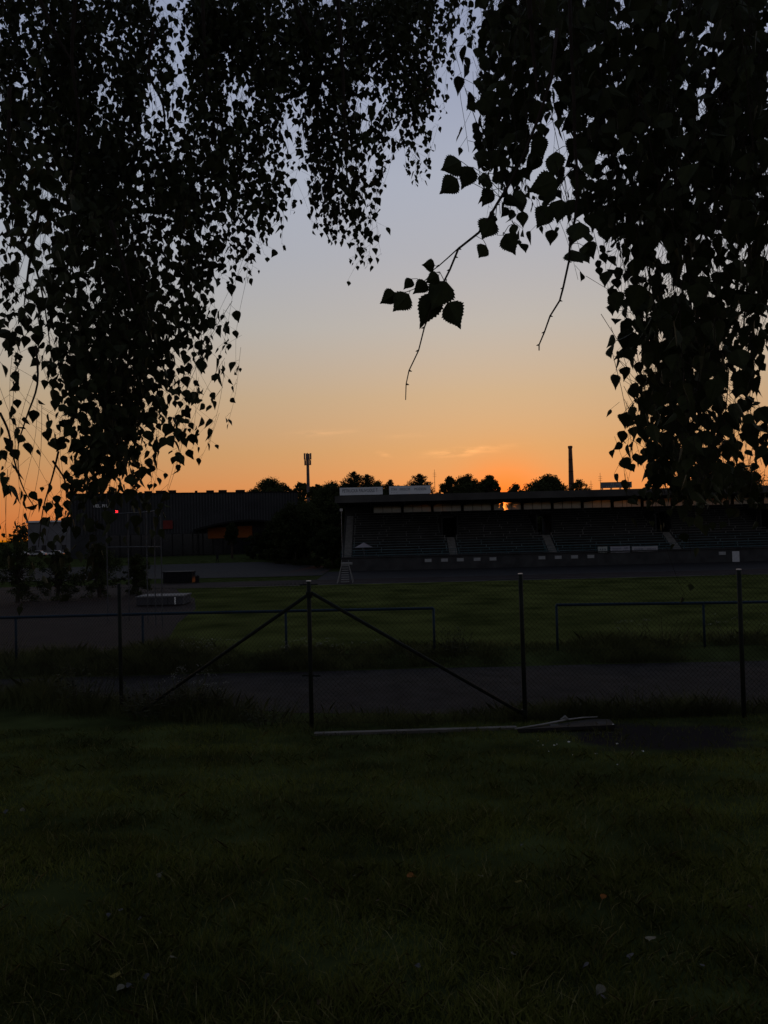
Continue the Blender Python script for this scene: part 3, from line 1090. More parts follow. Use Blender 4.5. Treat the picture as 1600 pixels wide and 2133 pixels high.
def hammer_cage():
    Y = 52.0
    g = -4.4
    top = at(336, 1063, Y).z
    mid = at(336, 1139, Y).z
    xs = [at(u, 1200, Y).x for u in (168, 225, 282, 314, 337)]
    ys = [Y + 5.0, Y + 4.2, Y + 2.6, Y + 1.0, Y]
    t = thing('throwing_cage', 'tall grey tube frame of a hammer throwing cage on the track curve', 'cage', (xs[2], Y + 2, g))
    m_ = mat('cage_tube', (.06, .063, .068), .6, .2, 2)
    for x, y in zip(xs, ys):
        MB().tube([(x, y, g), (x, y, top)], .042, 6).build('post', m_, t)
    for i in range(4):
        for z in (top, mid):
            MB().tube([(xs[i], ys[i], z), (xs[i + 1], ys[i + 1], z)], .04, 6).build('crossbar', m_, t)
    MB().tube([(xs[4], ys[4], mid + .5), (xs[3] + .2, ys[3] - .2, mid)], .03, 5).build('brace', m_, t)
    MB().tube([(xs[4], ys[4], top - .5), (xs[3] + .2, ys[3] - .2, top)], .03, 5).build('brace', m_, t)


hammer_cage()


def person():
    Y = 139.0
    p = at(453, 1176, Y)
    g = gz(p.x, Y)
    me = bpy.data.meshes.new('person')
    J = [((0, 0, .95), .15, .11), ((0, 0, 1.2), .15, .11), ((0, 0, 1.42), .17, .11), ((0, .02, 1.52), .06, .06), ((0, .03, 1.60), .085, .095), ((0, .03, 1.70), .08, .09),
         ((.1, 0, .88), .09, .09), ((.12, -.12, .48), .065, .065), ((.12, -.05, .08), .045, .045), ((.12, -.2, .04), .045, .035),
         ((-.1, 0, .88), .09, .09), ((-.12, .12, .48), .065, .065), ((-.12, .28, .1), .045, .045), ((-.12, .16, .04), .045, .035),
         ((.21, 0, 1.4), .055, .055), ((.27, .05, 1.12), .045, .045), ((.26, -.1, .88), .035, .035), ((.25, -.15, .8), .03, .03),
         ((-.21, 0, 1.4), .055, .055), ((-.27, -.05, 1.12), .045, .045), ((-.26, -.22, .92), .035, .035), ((-.25, -.28, .86), .03, .03)]
    E = [(0, 1), (1, 2), (2, 3), (3, 4), (4, 5), (0, 6), (6, 7), (7, 8), (8, 9), (0, 10), (10, 11), (11, 12), (12, 13), (2, 14), (14, 15), (15, 16), (16, 17), (2, 18), (18, 19), (19, 20), (20, 21)]
    me.from_pydata([j[0] for j in J], E, [])
    o = link('person', me, mat('dark_clothes', (.015, .015, .018), .9, .3, 5))
    o.location = (p.x, Y, g)
    o.rotation_euler.z = .8
    md = o.modifiers.new('skin', 'SKIN')
    for i, j in enumerate(J):
        me.skin_vertices[0].data[i].radius = (j[1], j[2])
    me.skin_vertices[0].data[0].use_root = True
    o.modifiers.new('sub', 'SUBSURF').levels = 1
    tag(o, 'person in dark clothes walking on the yard in front of the hall', 'person')


person()

# ------------------------------------------------------------------ railing by the pitch
M_BLUE = mat('blue_rail_paint', (.012, .026, .040), .6, .3, 3)


def railing(us, vtops, label):
    Y = 17.1
    P = [at(u, v, Y) for u, v in zip(us, vtops)]
    z0 = gz(P[0].x, Y)
    t = thing('pitch_railing', label, 'railing', (P[0].x, Y, z0), 'blue pipe railings along the pitch')
    MB().tube(P, .032, 8).build('top_rail', M_BLUE, t, True)
    for p in P:
        if -60 < px(p)[0] < 1660:
            MB().tube([(p.x, Y, gz(p.x, Y) - .1), (p.x, Y, p.z)], .028, 8).build('post', M_BLUE, t, True)


railing((-270, 33, 297, 595, 903), (1294, 1286, 1279, 1273, 1267), 'long blue pipe railing on the left, ending right of the braced fence post')
railing((1159, 1465, 1770), (1260, 1256, 1251), 'blue pipe railing on the right between two fence posts')


# ------------------------------------------------------------------ chain link fence
def fence():
    m_ = mat('fence_post_steel', (.013, .016, .013), .6, .35, 6, .1)
    mc = mat('post_cap_metal', (.55, .56, .58), .35, .1, 6, metal=.5)
    posts = []
    for u, vt, vb, Y in ((-60, 1222, 1462, 14.2), (248, 1215, 1478, 12.5), (643, 1211, 1512, 10.9), (1084, 1196, 1500, 10.85), (1539, 1187, 1490, 10.8), (2010, 1180, 1470, 10.75)):
        p = at(u, vt, Y)
        posts.append((p.x, Y, p.z))
    g = gz(posts[2][0], posts[2][1])
    t = thing('chain_link_fence', 'rusty chain link fence with dark steel posts and slanting braces', 'fence', (posts[2][0], posts[2][1], g))
    for k, (x, y, z) in enumerate(posts):
        po = MB().tube([(x + .012 * (k % 2), y, gz(x, y) - .15), (x, y, z)], .031, 10).build('post', m_, t, True)
        if k in (2, 3, 4):
            MB().tube([(x, y, z), (x, y, z + .012)], .036, 10).build('cap', mc, po)
    x, y, z = posts[2]
    for (bx, by, bz, du) in ((posts[1][0] + .35, posts[1][1] - .15, None, -.2), (posts[3][0] - .02, posts[3][1], None, -.16)):
        gb = gz(bx, by) + (.12 if bx > x else .05)
        br = MB().tube([(x + (.03 if bx > x else -.03), y - .0, z + du), (bx, by, gb)], .025, 10).build('brace', m_, t, True)
    for k, dz in ((2, -.19), (3, None)):
        px_, py_, pz_ = posts[k]
        zz = pz_ + dz if dz else gz(px_, py_) + .14
        MB().tube([(px_, py_, zz - .04), (px_, py_, zz + .04)], .045, 10).build('clamp', m_, t)
    # barbed arms at the braced post, its small cross arms
    MB().tube([(x - .13, y, z - .045), (x + .13, y, z - .045)], .008, 6).build('cross_arm', m_, t)
    MB().tube([(x - .12, y - .01, z - 1.32), (x + .14, y - .01, z - 1.33)], .012, 6).build('cross_arm', m_, t)
    # wires
    for f in (.03, .5, .96):
        pts = []
        for (x0, y0, z0), (x1, y1, z1) in zip(posts, posts[1:]):
            for s in np.linspace(0, 1, 7)[:-1]:
                X, Yy = x0 + (x1 - x0) * s, y0 + (y1 - y0) * s
                zt = z0 + (z1 - z0) * s
                zb = gz(X, Yy)
                pts.append((X, Yy - .035, zt - (zt - zb) * f - .03 * math.sin(math.pi * s)))
        MB().tube(pts, .0018, 4, False).build('tension_wire', m_, t)
    q = MB()
    sp = .068
    for (x0, y0, z0), (x1, y1, z1) in zip(posts, posts[1:]):
        Ln = math.hypot(x1 - x0, y1 - y0)
        zb0, zb1 = gz(x0, y0) + .04, gz(x1, y1) + .04
        Hh = z0 - .06 - zb0

        def pt(s, h):
            f = s / Ln
            return Vector((x0 + (x1 - x0) * f, y0 + (y1 - y0) * f - .035 + .02 * math.sin(s * 1.7 + h), zb0 + (zb1 - zb0) * f + h - .03 * math.sin(math.pi * f) * (h / Hh)))
        n = int((Ln + Hh) / sp)
        for i in range(n):
            for sgn in (1, -1):
                c = i * sp - (Hh if sgn == 1 else 0)
                # s = c + h  or  s = c - h
                lo, hi = (max(0, -c), min(Hh, Ln - c)) if sgn == 1 else (max(0, c - Ln), min(Hh, c))
                if hi - lo < .05:
                    continue
                hm = (lo + hi) / 2
                q.tube([pt(c + sgn * h, h) for h in (lo, hm, hi)], .0018, 3, False)
    tag(q.build('wire_mesh', mat('rusty_wire', (.022, .019, .016), .8, .3, 9), t), kind='stuff')
    # ground board between two posts
    a, b = ground_hit(655, 1532), ground_hit(1076, 1519)
    kb = thing('kerb_board', 'long pale concrete kerb board lying along the fence foot', 'kerb', tuple(a))
    zz = a.z
    vs = []
    for (p, w) in ((a, 0), (b, 0)):
        for dy, dz in ((-.04, -.03), (.05, -.03), (.05, .035), (-.04, .035)):
            vs.append((p.x, p.y + dy, p.z + dz))
    MB().add(vs, [(0, 1, 2, 3), (7, 6, 5, 4), (0, 4, 5, 1), (1, 5, 6, 2), (2, 6, 7, 3), (3, 7, 4, 0)]).build('board', mat('kerb_concrete', (.11, .105, .095), .9, .25, 5, .3), kb)


fence()


def steel_plate():
    Yp = ground_hit(1180, 1524).y
    a, b, c, d = at(1078, 1519, Yp), at(1281, 1510, Yp), at(1270, 1498, Yp + .75), at(1235, 1497, Yp + .8)
    t = thing('cover_plate', 'dark slab lying tilted by the fence with a pale bent strip on its edge', 'slab', (b.x, b.y, gz(b.x, b.y)))
    dn = Vector((0, 0, -.045))
    P = [a, b, c, d]
    MB().add(P + [p + dn for p in P], [(0, 1, 2, 3), (7, 6, 5, 4), (0, 4, 5, 1), (1, 5, 6, 2), (2, 6, 7, 3), (3, 7, 4, 0)]).build('slab', mat('slab_dark', (.022, .021, .02), .9, .3, 4, .3), t)
    up = Vector((0, 0, .012))
    pts = [a + up + Vector((-.03, -.02, 0)), at(1130, 1511, Yp + .25) + up, at(1180, 1501, Yp + .5) + up, at(1215, 1496.5, Yp + .7) + up, at(1245, 1495, Yp + .8) + up]
    MB().tube(pts, [.010, .012, .012, .009, .005], 6).build('bent_strip', mat('pale_metal_strip', (.22, .21, .20), .5, .2, 6), t, True)
    e = at(1177, 1497, Yp + .5)
    MB().tube([e - Vector((.06, 0, .01)), e + Vector((0, 0, .02)), e + Vector((.06, 0, -.02))], [.01, .03, .006], 6).build('stone', M_CONC, t)
    for p in (b, (a + b) / 2):
        z = gz(p.x, p.y + .3)
        MB().box((p.x - .16, p.y + .1, z - .05), (p.x - .04, p.y + .3, p.z - .03)).build('support', M_CONC_D, t)


steel_plate()


# ------------------------------------------------------------------ grass
def blades(name, n, sampler, hmin, hmax, w, material, label, lean=.45):
    P, hs = sampler(n)
    n = len(P)
    h = hs * nrg.uniform(hmin, hmax, n)
    a = nrg.uniform(0, math.tau, n)
    dx, dy = np.cos(a), np.sin(a)
    b = nrg.uniform(0, math.tau, n)
    ln = h * nrg.uniform(.1, lean * 2, n)
    tip = P + np.stack([np.cos(b) * ln, np.sin(b) * ln, h], 1)
    mid = P + np.stack([np.cos(b) * ln * .35, np.sin(b) * ln * .35, h * .6], 1)
    wv = np.stack([dx, dy, np.zeros(n)], 1) * (w * nrg.uniform(.6, 1.3, n))[:, None]
    V = np.stack([P - wv, P + wv, mid + wv * .75, tip, mid - wv * .75], 1).reshape(-1, 3)
    i = np.arange(n) * 5
    # one quad and one triangle, as two quads' worth: use 5-gons split into fan by Blender
    loops = np.stack([i, i + 1, i + 2, i + 3, i + 4], 1).ravel()
    tag(np_mesh(name, V, loops, 5, material), label, 'grass', kind='stuff')


GZC = {}


def gzn(P):
    return np.array([gz(x, y) for x, y in P])


def dirt(x, y):
    return math.hypot((x - 3.3) * .75, (y - 9.5) * .75) + noise.noise((x * 2.2, y * 2.2, .5)) * .45


def s_lawn(n):
    out, hs = [], []
    while len(out) < n:
        y = 2.1 * (11.2 / 2.1) ** rng.random()
        x = rng.uniform(-1, 1) * (y * .56 + .7)
        dn = noise.noise((x * 1.4, y * 1.4, 0)) * .5 + noise.noise((x * 4, y * 4, 7)) * .4
        if dirt(x, y) < .95 and rng.random() < .8:
            continue
        if rng.random() > .62 + dn * 1.3:
            continue
        out.append((x, y))
        hs.append(.65 + 1.0 * max(0, dn + .25))
    P = np.array(out)
    return np.column_stack([P, gzn(P) - .004]), np.array(hs)


def s_fence(n):
    out, hs = [], []
    while len(out) < n:
        x = rng.uniform(-9, 8)
        yl = 10.9 if x > -1.1 else 10.9 + (-1.1 - x) * .49
        y = yl + rng.gauss(.25, .35)
        k = noise.noise((x * .9, y * .5, 4)) + .25
        if x > 1.7 and y < 10.95:
            continue
        if -1.0 < x < 2 and y < 10.75:
            continue
        if rng.random() > .45 + k:
            continue
        out.append((x, y))
        hs.append(max(.35, .6 + k + (.5 if x < -1.4 else 0) + (.35 if x > 3.2 else 0)))
    P = np.array(out)
    return np.column_stack([P, gzn(P) - .01]), np.array(hs)


def s_verge(n):
    out, hs = [], []
    while len(out) < n:
        x = rng.uniform(-11, 11)
        y = 16.12 + abs(rng.gauss(0, 1.0))
        k = noise.noise((x * .5, y * .4, 9)) + .35 * noise.noise((x * 1.7, y, 2))
        if rng.random() > .6 + k:
            continue
        out.append((x, y))
        hs.append(max(.3, .75 + k + (.45 if x < -3.5 else 0)))
    P = np.array(out)
    return np.column_stack([P, gzn(P) - .01]), np.array(hs)


M_GRASS = mat('lawn_blades', (.056, .068, .016), .85, .5, .55, spec=.05, col2=(.14, .16, .036), trans=.25)
M_WILD = mat('wild_grass', (.050, .058, .021), .9, .4, 1.2, spec=.05, col2=(.105, .115, .042), trans=.2)
blades('lawn_grass', 130000, s_lawn, .03, .075, .0026, M_GRASS, 'short dark grass of the lawn in the foreground', .7)
blades('dry_grass', 14000, s_lawn, .03, .085, .0022, mat('straw_blades', (.12, .11, .045), .9, .4, 2, spec=.03, col2=(.21, .19, .08)), 'straw coloured dry blades mixed into the lawn', .9)
blades('fence_grass', 34000, s_fence, .06, .26, .0024, M_WILD, 'rough tall grass growing along the fence foot')
blades('verge_grass', 80000, s_verge, .08, .30, .0035, M_WILD, 'wild grass on the verge under the blue railings')


# ------------------------------------------------------------------ weeds
def weed(u, v, Y, h, spread, label, n=7, col=(.04, .05, .018), flower=None, seed=0, leaf=.05):
    r_ = random.Random(seed)
    p = at(u, v, Y)
    g = gz(p.x, Y)
    t = thing('weed_plant', label, 'plant', (p.x, Y, g), 'wild plants along fence and railing')
    st = MB()
    lv, fl = MB(), MB()
    for k in range(n):
        a = r_.uniform(0, math.tau)
        hh = h * r_.uniform(.6, 1.05)
        q = Vector((p.x + math.cos(a) * spread * r_.random(), Y + math.sin(a) * spread * .6 * r_.random(), g))
        tip = q + Vector((math.cos(a) * spread * .45, math.sin(a) * spread * .3, hh))
        mid = q.lerp(tip, .5) + Vector((0, 0, hh * .07))
        st.tube([q - Vector((0, 0, .03)), mid, tip], [.006, .004, .002], 4, False)
        m = int(10 * hh / .5)
        for i in range(m):
            f = .15 + .85 * i / m
            b = q.lerp(tip, f)
            aa = r_.uniform(0, math.tau)
            L_ = leaf * r_.uniform(.6, 1.3) * (1.25 - .6 * f) * 1.6
            dv = Vector((math.cos(aa), math.sin(aa), r_.uniform(-.2, .5))).normalized() * L_
            sv = dv.cross(Vector((0, 0, 1))).normalized() * L_ * .2
            lv.add([b, b + dv * .5 + sv, b + dv, b + dv * .5 - sv], [(0, 1, 2, 3)])
        if flower:
            for i in range(9):
                c = tip + Vector((r_.gauss(0, .035), r_.gauss(0, .035), r_.gauss(0, .012)))
                s = .006 * r_.uniform(.7, 1.4)
                fl.add([c + Vector((-s, 0, 0)), c + Vector((0, -s, .002)), c + Vector((s, 0, 0)), c + Vector((0, s, -.002)), c + Vector((0, 0, s))], [(0, 1, 4), (1, 2, 4), (2, 3, 4), (3, 0, 4)])
    st.build('stem', mat('weed_stem', (.05, .05, .022), .9, .3, 4), t)
    tag(lv.build('leaves', mat('weed_leaf_%d' % int(col[0] * 1000), col, .85, .35, 4, trans=.2), t), kind='stuff')
    if flower:
        tag(fl.build('flower_head', mat('flower_' + flower, {'white': (.28, .28, .24), 'yellow': (.35, .3, .04)}[flower], .8, .1, 5), t), kind='stuff')


weed(945, 1362, 16.9, .65, .35, 'dark bushy weed just right of the end of the long blue railing', 22, (.022, .028, .012), seed=1, leaf=0.07)
weed(1385, 1375, 17.3, .85, .9, 'yellow green bushy plant under the right blue railing', 26, (.075, .08, .018), seed=2, leaf=.055)
weed(1312, 1375, 17.4, .62, .45, 'white flowered wild plant left of the yellow green bush', 9, (.05, .055, .025), 'white', 3)
weed(1520, 1370, 17.5, .7, .6, 'pale flowering wild plant behind the right fence post', 12, (.05, .058, .025), 'white', 4)
weed(5, 1385, 17.2, .75, .6, 'yellow green plant at the left edge under the long railing', 15, (.07, .075, .018), seed=5)
weed(425, 1400, 16.8, .5, .5, 'low leafy plant under the long railing near the slanting brace', 22, (.045, .05, .02), 'white', seed=6, leaf=0.06)
weed(720, 1380, 16.8, .42, .6, 'pale flowered low plant behind the braced fence post', 12, (.045, .05, .022), 'white', 7)
weed(400, 1490, 11.9, .75, .45, 'tall leafy weed growing through the left fence brace', 30, (.03, .034, .015), 'white', seed=8, leaf=0.075)
weed(330, 1490, 12.0, .65, .5, 'bushy weed at the foot of the left brace', 30, (.03, .034, .015), seed=9, leaf=0.075)
weed(180, 1490, 12.9, .8, .5, 'ragged weed left of the leftmost fence post', 26, (.032, .036, .016), seed=10, leaf=0.075)
weed(1125, 1490, 11.3, .22, .3, 'small pale dry weed behind the bent strip', 14, (.11, .10, .06), seed=11, leaf=.03)
weed(1330, 1505, 11.2, .45, .5, 'dark weed right of the lying slab', 24, (.026, .03, .014), seed=12, leaf=0.06)
weed(1450, 1500, 11.2, .42, .5, 'dark weed left of the right fence post foot', 24, (.026, .03, .014), seed=13, leaf=0.06)
weed(560, 1515, 11.2, .38, .5, 'low weed left of the braced post foot', 22, (.028, .032, .014), seed=14, leaf=0.06)
weed(860, 1385, 16.7, .4, .5, 'low dark weed on the road edge below the railing end', 20, (.025, .03, .012), seed=15, leaf=0.06)
weed(620, 1390, 16.9, .45, .5, 'grassy weed at the second railing post from the end', 20, (.04, .046, .018), 'white', seed=16, leaf=0.06)
weed(1265, 1560, 9.6, .16, .2, 'little weed tuft on the bare soil patch', 12, (.04, .045, .018), seed=17, leaf=.03)


# ------------------------------------------------------------------ leaf shapes
HALF = [(0, 0), (.05, .16), (.13, .31), (.24, .40), (.34, .41), (.46, .36), (.58, .275), (.70, .185), (.84, .08), (1, 0)]


def leaf_outline(teeth, seed=0):
    if not teeth:
        return [(.0, .0), (.10, .27), (.27, .41), (.48, .34), (.72, .16), (1, 0)]
    r_ = random.Random(seed)
    ts, ws = zip(*HALF)
    out = [(0, 0)]
    n = 10
    for k in range(n):
        t0 = .06 + .86 * k / n
        t1 = .06 + .86 * (k + .55 + .3 * r_.random()) / n
        out.append((t0, float(np.interp(t0, ts, ws)) * .93))
        out.append((t1, float(np.interp(t1, ts, ws)) * (1.0 + .11 * r_.random()) + .008))
    out.append((1.02, 0))
    return out


def leaf_template(teeth, seed=0):
    """Blade hanging down local -Z, two halves folded on the midrib; returns V and the two n-gons."""
    r_ = random.Random(seed)
    o = leaf_outline(teeth, seed)
    fold, curl = r_.uniform(.10, .35), r_.uniform(-.12, .2)
    V = []
    for t, w in o:
        V.append((0, curl * t * t, -t))
    nm = len(V)
    faces = []
    for s in (1, -1):
        idx = [0]
        for k, (t, w) in enumerate(o[1:-1]):
            V.append((s * w, curl * t * t - fold * w, -t))
            idx.append(len(V) - 1)
        idx.append(nm - 1)
        faces.append(tuple(idx) if s > 0 else tuple(idx[::-1]))
    # keep the midrib as just its two ends
    keep = sorted({i for f in faces for i in f})
    mp = {k: i for i, k in enumerate(keep)}
    return np.array([V[k] for k in keep]), [tuple(mp[i] for i in f) for f in faces]


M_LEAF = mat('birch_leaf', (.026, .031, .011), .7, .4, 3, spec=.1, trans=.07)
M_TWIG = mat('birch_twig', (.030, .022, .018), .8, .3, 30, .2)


def birch_bark():
    ma = mat('birch_bark', (.42, .41, .39), .8, .25, 4, .3)
    nt = ma.node_tree
    N, L = nt.nodes, nt.links
    b = N['Principled BSDF']
    src = b.inputs['Base Color'].links[0].from_socket
    tc = N.new('ShaderNodeTexCoord')
    mp = N.new('ShaderNodeMapping')
    mp.inputs['Scale'].default_value = (2, 2, 14)
    nz = N.new('ShaderNodeTexNoise')
    nz.inputs['Scale'].default_value = 1.5
    L.new(tc.outputs['Object'], mp.inputs[0])
    L.new(mp.outputs[0], nz.inputs['Vector'])
    cr = N.new('ShaderNodeValToRGB')
    cr.color_ramp.elements[0].position, cr.color_ramp.elements[1].position = .58, .66
    L.new(nz.outputs['Fac'], cr.inputs[0])
    mx = N.new('ShaderNodeMixRGB')
    L.new(cr.outputs[0], mx.inputs[0])
    L.new(src, mx.inputs[1])
    mx.inputs[2].default_value = (.03, .027, .025, 1)
    L.new(mx.outputs[0], b.inputs['Base Color'])
    return ma


M_BIRCH = birch_bark()
LO = [leaf_template(False, s) for s in range(6)]
HI = [leaf_template(True, s + 20) for s in range(8)]
HI_ME = []
for i, (V, fs) in enumerate(HI):
    me = bpy.data.meshes.new('leaf')
    me.from_pydata([tuple(v) for v in V], [], fs)
    me.materials.append(M_LEAF)
    HI_ME.append(me)

# coverage of the hanging foliage, 50 px cells of the photograph (A = closed)
GRID = """
A999998599A9AAA9A985 9AAA97AA99AA
99999995AAA9AAAAA985 9AAAA7AA979A
9999A97599AAAAAAA972 9AAAA7AA87AA
989999749AAAAAA89941 9AAAA99A88AA
99998956988878879821 9AA999AA99AA
99999866888658887603 897778AAAAAA
88899978888628862603 985589AAAAAA
88999999888608860400 784599AAAAAA
88999999888618850000 465699AA99AA
87999999876507750000 245479AAA9AA
85998888875304340000 110158 89A999
85999998742000110000 000016 89989A
88899999400000000000 000003 99989A
67699998640000000000 000002 9AA999
73699986640000000000 000003 8AA979
63899976440000000000 000001 6AA96A
31799955620000000000 000000 59A96A
42699965420000000000 000001 799889
52489965400000000000 000004 799889
62488753300000000000 000001 5A9889
73587641000000000000 000000 38AAAA
66644330000000000000 000000 258433
54443320000000000000 000000 026100
43333210000000000000 000000 014100
22222100000000000000 000000 003000
11110000000000000000 000000 000000
"""
G = []
for ln in GRID.strip().split('\n'):
    s = ln.replace(' ', '')
    assert len(s) == 32, (ln, len(s))
    G.append([{'A': .996, '9': .978, '8': .93, '7': .82, '6': .7}.get(c, int(c, 16) / 10 if c != 'A' else 1) for c in s])
G = np.array(G)
TAU = -np.log(1 - np.minimum(G, .997))


def rot_leaf(yaw, tilt, roll):
    cy, sy, ct, st, cr, sr = np.cos(yaw), np.sin(yaw), np.cos(tilt), np.sin(tilt), np.cos(roll), np.sin(roll)
    n = len(yaw)
    Rz = np.zeros((n, 3, 3)); Rz[:, 0, 0] = cy; Rz[:, 0, 1] = -sy; Rz[:, 1, 0] = sy; Rz[:, 1, 1] = cy; Rz[:, 2, 2] = 1
    Rx = np.zeros((n, 3, 3)); Rx[:, 0, 0] = 1; Rx[:, 1, 1] = ct; Rx[:, 1, 2] = -st; Rx[:, 2, 1] = st; Rx[:, 2, 2] = ct
    Ry = np.zeros((n, 3, 3)); Ry[:, 1, 1] = 1; Ry[:, 0, 0] = cr; Ry[:, 0, 2] = sr; Ry[:, 2, 0] = -sr; Ry[:, 2, 2] = cr
    return Rz @ Rx @ Ry


class Birch:
    def __init__(s, name, label, foot, side):
        s.t = thing(name, label, 'tree', foot, 'birches framing the view')
        s.side = side
        s.pos, s.size = [], []
        s.twig = MB()
        s.hero = []

    def cell(s, u, v):
        i, j = int(v // 50), int(u // 50)
        if s.side == 'L':
            ok = j <= 18 or (j == 19 and i <= 1)
        else:
            ok = j >= 19 and not (j == 19 and i <= 1)
        if ok and 0 <= i < G.shape[0] and 0 <= j < 32:
            return i, j
        return None

    def depth(s, u, v, r_):
        if s.side == 'L':
            if u < 110 and v > 520 and r_.random() < .25:
                return r_.uniform(2.2, 2.8)
            return 3.0 + 2.3 * max(0, 1 - v / 950) + r_.uniform(0, .9) + (.5 if u > 560 else 0)
        if u < 1130 and v < 330 and r_.random() < .5:
            return r_.uniform(2.4, 3.4)
        return 1.5 + 1.7 * r_.random() + (.35 if v > 1030 else 0)

    def grow(s, seed):
        r_ = random.Random(seed)
        CS = 25
        nr, nc = G.shape[0] * 2, 64
        need = np.zeros((nr, nc))
        LS = .053 if s.side == 'L' else .047
        for i in range(nr):
            for j in range(nc):
                u, v = j * CS + 12.5, i * CS + 12.5
                if s.cell(u, v) is None:
                    continue
                # bilinear optical depth from the coarse cells
                gi, gj = min(max(v / 50 - .5, 0), G.shape[0] - 1), min(max(u / 50 - .5, 0), 31)
                i0, j0 = int(gi), int(gj)
                i1, j1 = min(i0 + 1, G.shape[0] - 1), min(j0 + 1, 31)
                fi, fj = gi - i0, gj - j0
                own = TAU[int(v // 50), int(u // 50)]
                tau = (TAU[i0, j0] * (1 - fi) + TAU[i1, j0] * fi) * (1 - fj) + (TAU[i0, j1] * (1 - fi) + TAU[i1, j1] * fi) * fj
                tau = .68 * own + .32 * tau if own > .05 else .12 * tau
                nzv = noise.noise((u / 62, v / 105, 5.5 if s.side == 'L' else 9.5)) + .5 * noise.noise((u / 27, v / 50, 2.5))
                tau *= max(.06, 1.12 + 1.25 * nzv)
                ds = [s.depth(u, v, r_) for _ in range(8)]
                ar = np.mean([(F * LS / d) ** 2 * .47 * .70 for d in ds])
                x_ = tau * CS * CS / ar
                need[i, j] = int(x_) + (r_.random() < x_ - int(x_))
        # rows above the picture so that strands come from somewhere
        total = need.sum()
        got = 0
        tries = 0
        while got < total * .975 and tries < 45000:
            tries += 1
            w = np.maximum(need, 0).ravel()
            if tries % 40 == 1:
                cum = np.cumsum(w)
                if cum[-1] < 1:
                    break
            k = int(np.searchsorted(cum, r_.random() * cum[-1]))
            i, j = divmod(min(k, w.size - 1), nc)
            if need[i, j] <= 0:
                continue
            u, v = (j + r_.random()) * CS, (i + r_.random()) * CS
            D = s.depth(u, v, r_)
            p = at(u, v, D)
            sx, sy = r_.gauss(0, .24), r_.gauss(0, .2)
            L_ = r_.uniform(.25, .85) * (1.0 if s.side == 'L' else .6)
            n = int(L_ / .02)
            pts, placed, first = [], 0, None
            phase = r_.uniform(0, 6)
            last = 0
            for q in range(n):
                h = q * .02
                c = p + Vector((sx * h + .012 * math.sin(h * 9 + phase), sy * h + .012 * math.cos(h * 7 + phase), h))
                pts.append(c)
                for _ in range(2 if s.side == 'L' else 1):
                    if r_.random() > .62:
                        continue
                    a = r_.uniform(0, math.tau)
                    off = r_.uniform(.008, .02) + (r_.random() ** 2) * .12 * min(1, .2 + h * 3)
                    b = c + Vector((math.cos(a) * off, math.sin(a) * off, -off * r_.uniform(.1, .7)))
                    sz = LS * r_.uniform(.62, 1.22) * (1 if h > .06 else .72)
                    pp = px(b - Vector((0, 0, sz * .5)))
                    if pp is None:
                        continue
                    ce = s.cell(pp[0], pp[1])
                    if ce is None:
                        continue
                    ce = (min(nr - 1, max(0, int((pp[1] + r_.gauss(0, 5)) // CS))), min(nc - 1, max(0, int((pp[0] + r_.gauss(0, 5)) // CS))))
                    if need[ce] <= 0:
                        continue
                    need[ce] -= 1
                    got += 1
                    placed += 1
                    first = q if first is None else first
                    last = q
                    s.pos.append(b)
                    s.size.append(sz)
                    s.twig.tube([c + Vector((0, 0, off * .3)), b], [.0007, .0005], 3, False)
            if placed >= 2:
                m = min(len(pts), last + 4)
                sel = pts[max(0, first - 2):m:4]
                if len(sel) >= 2:
                    s.twig.tube(sel, [.0006 + .0012 * (k / 40 * 4 / 2) for k in range(len(sel))], 3, False)
        print(s.side, 'leaves', len(s.pos), 'tries', tries, 'need', round(float(total)))

    def canopy(s, ell, n, seed):
        """Unseen crown above and behind the view, added to shade the ground."""
        r_ = random.Random(seed)
        k = 0
        while k < n:
            c, rd = r_.choice(ell)
            d = Vector((r_.gauss(0, 1), r_.gauss(0, 1), r_.gauss(0, 1))).normalized() * (r_.random() ** .4)
            p = Vector(c) + Vector((d.x * rd[0], d.y * rd[1], d.z * rd[2]))
            q = px(p)
            if q and -150 < q[0] < 1750 and q[1] > -60:
                continue
            if (p - EYE).length < 1.6 or p.z < 2.2:
                continue
            s.pos.append(p)
            s.size.append(r_.uniform(.07, .11))  # oversized leaves, added out of view to block sky light
            k += 1

    def finish(s, n_parts=295):
        t = s.t
        org = np.array(t['_o'])
        P = np.array([tuple(p) for p in s.pos])
        S = np.array(s.size)
        n = len(P)
        yaw = nrg.uniform(0, math.tau, n)
        tilt = nrg.normal(0, .38, n)
        roll = nrg.normal(0, .38, n)
        Rm = rot_leaf(yaw, tilt, roll)
        scr = []
        for p, z in zip(s.pos, s.size):
            q = px(p)
            vis = q and 0 < q[0] < 1600 and 0 < q[1] < 1075
            scr.append(z / max(.3, (p - EYE).length) if vis else 0)
        order = np.argsort(-np.array(scr))
        parts = set(order[:n_parts].tolist())
        for i in parts:
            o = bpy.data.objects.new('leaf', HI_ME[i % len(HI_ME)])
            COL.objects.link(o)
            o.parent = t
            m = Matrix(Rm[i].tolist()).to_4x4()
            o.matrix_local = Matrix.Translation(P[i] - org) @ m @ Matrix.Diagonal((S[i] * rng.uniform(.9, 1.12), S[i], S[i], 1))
        rest = np.array([i for i in range(n) if i not in parts])
        big = np.array([scr[i] > .013 for i in rest])
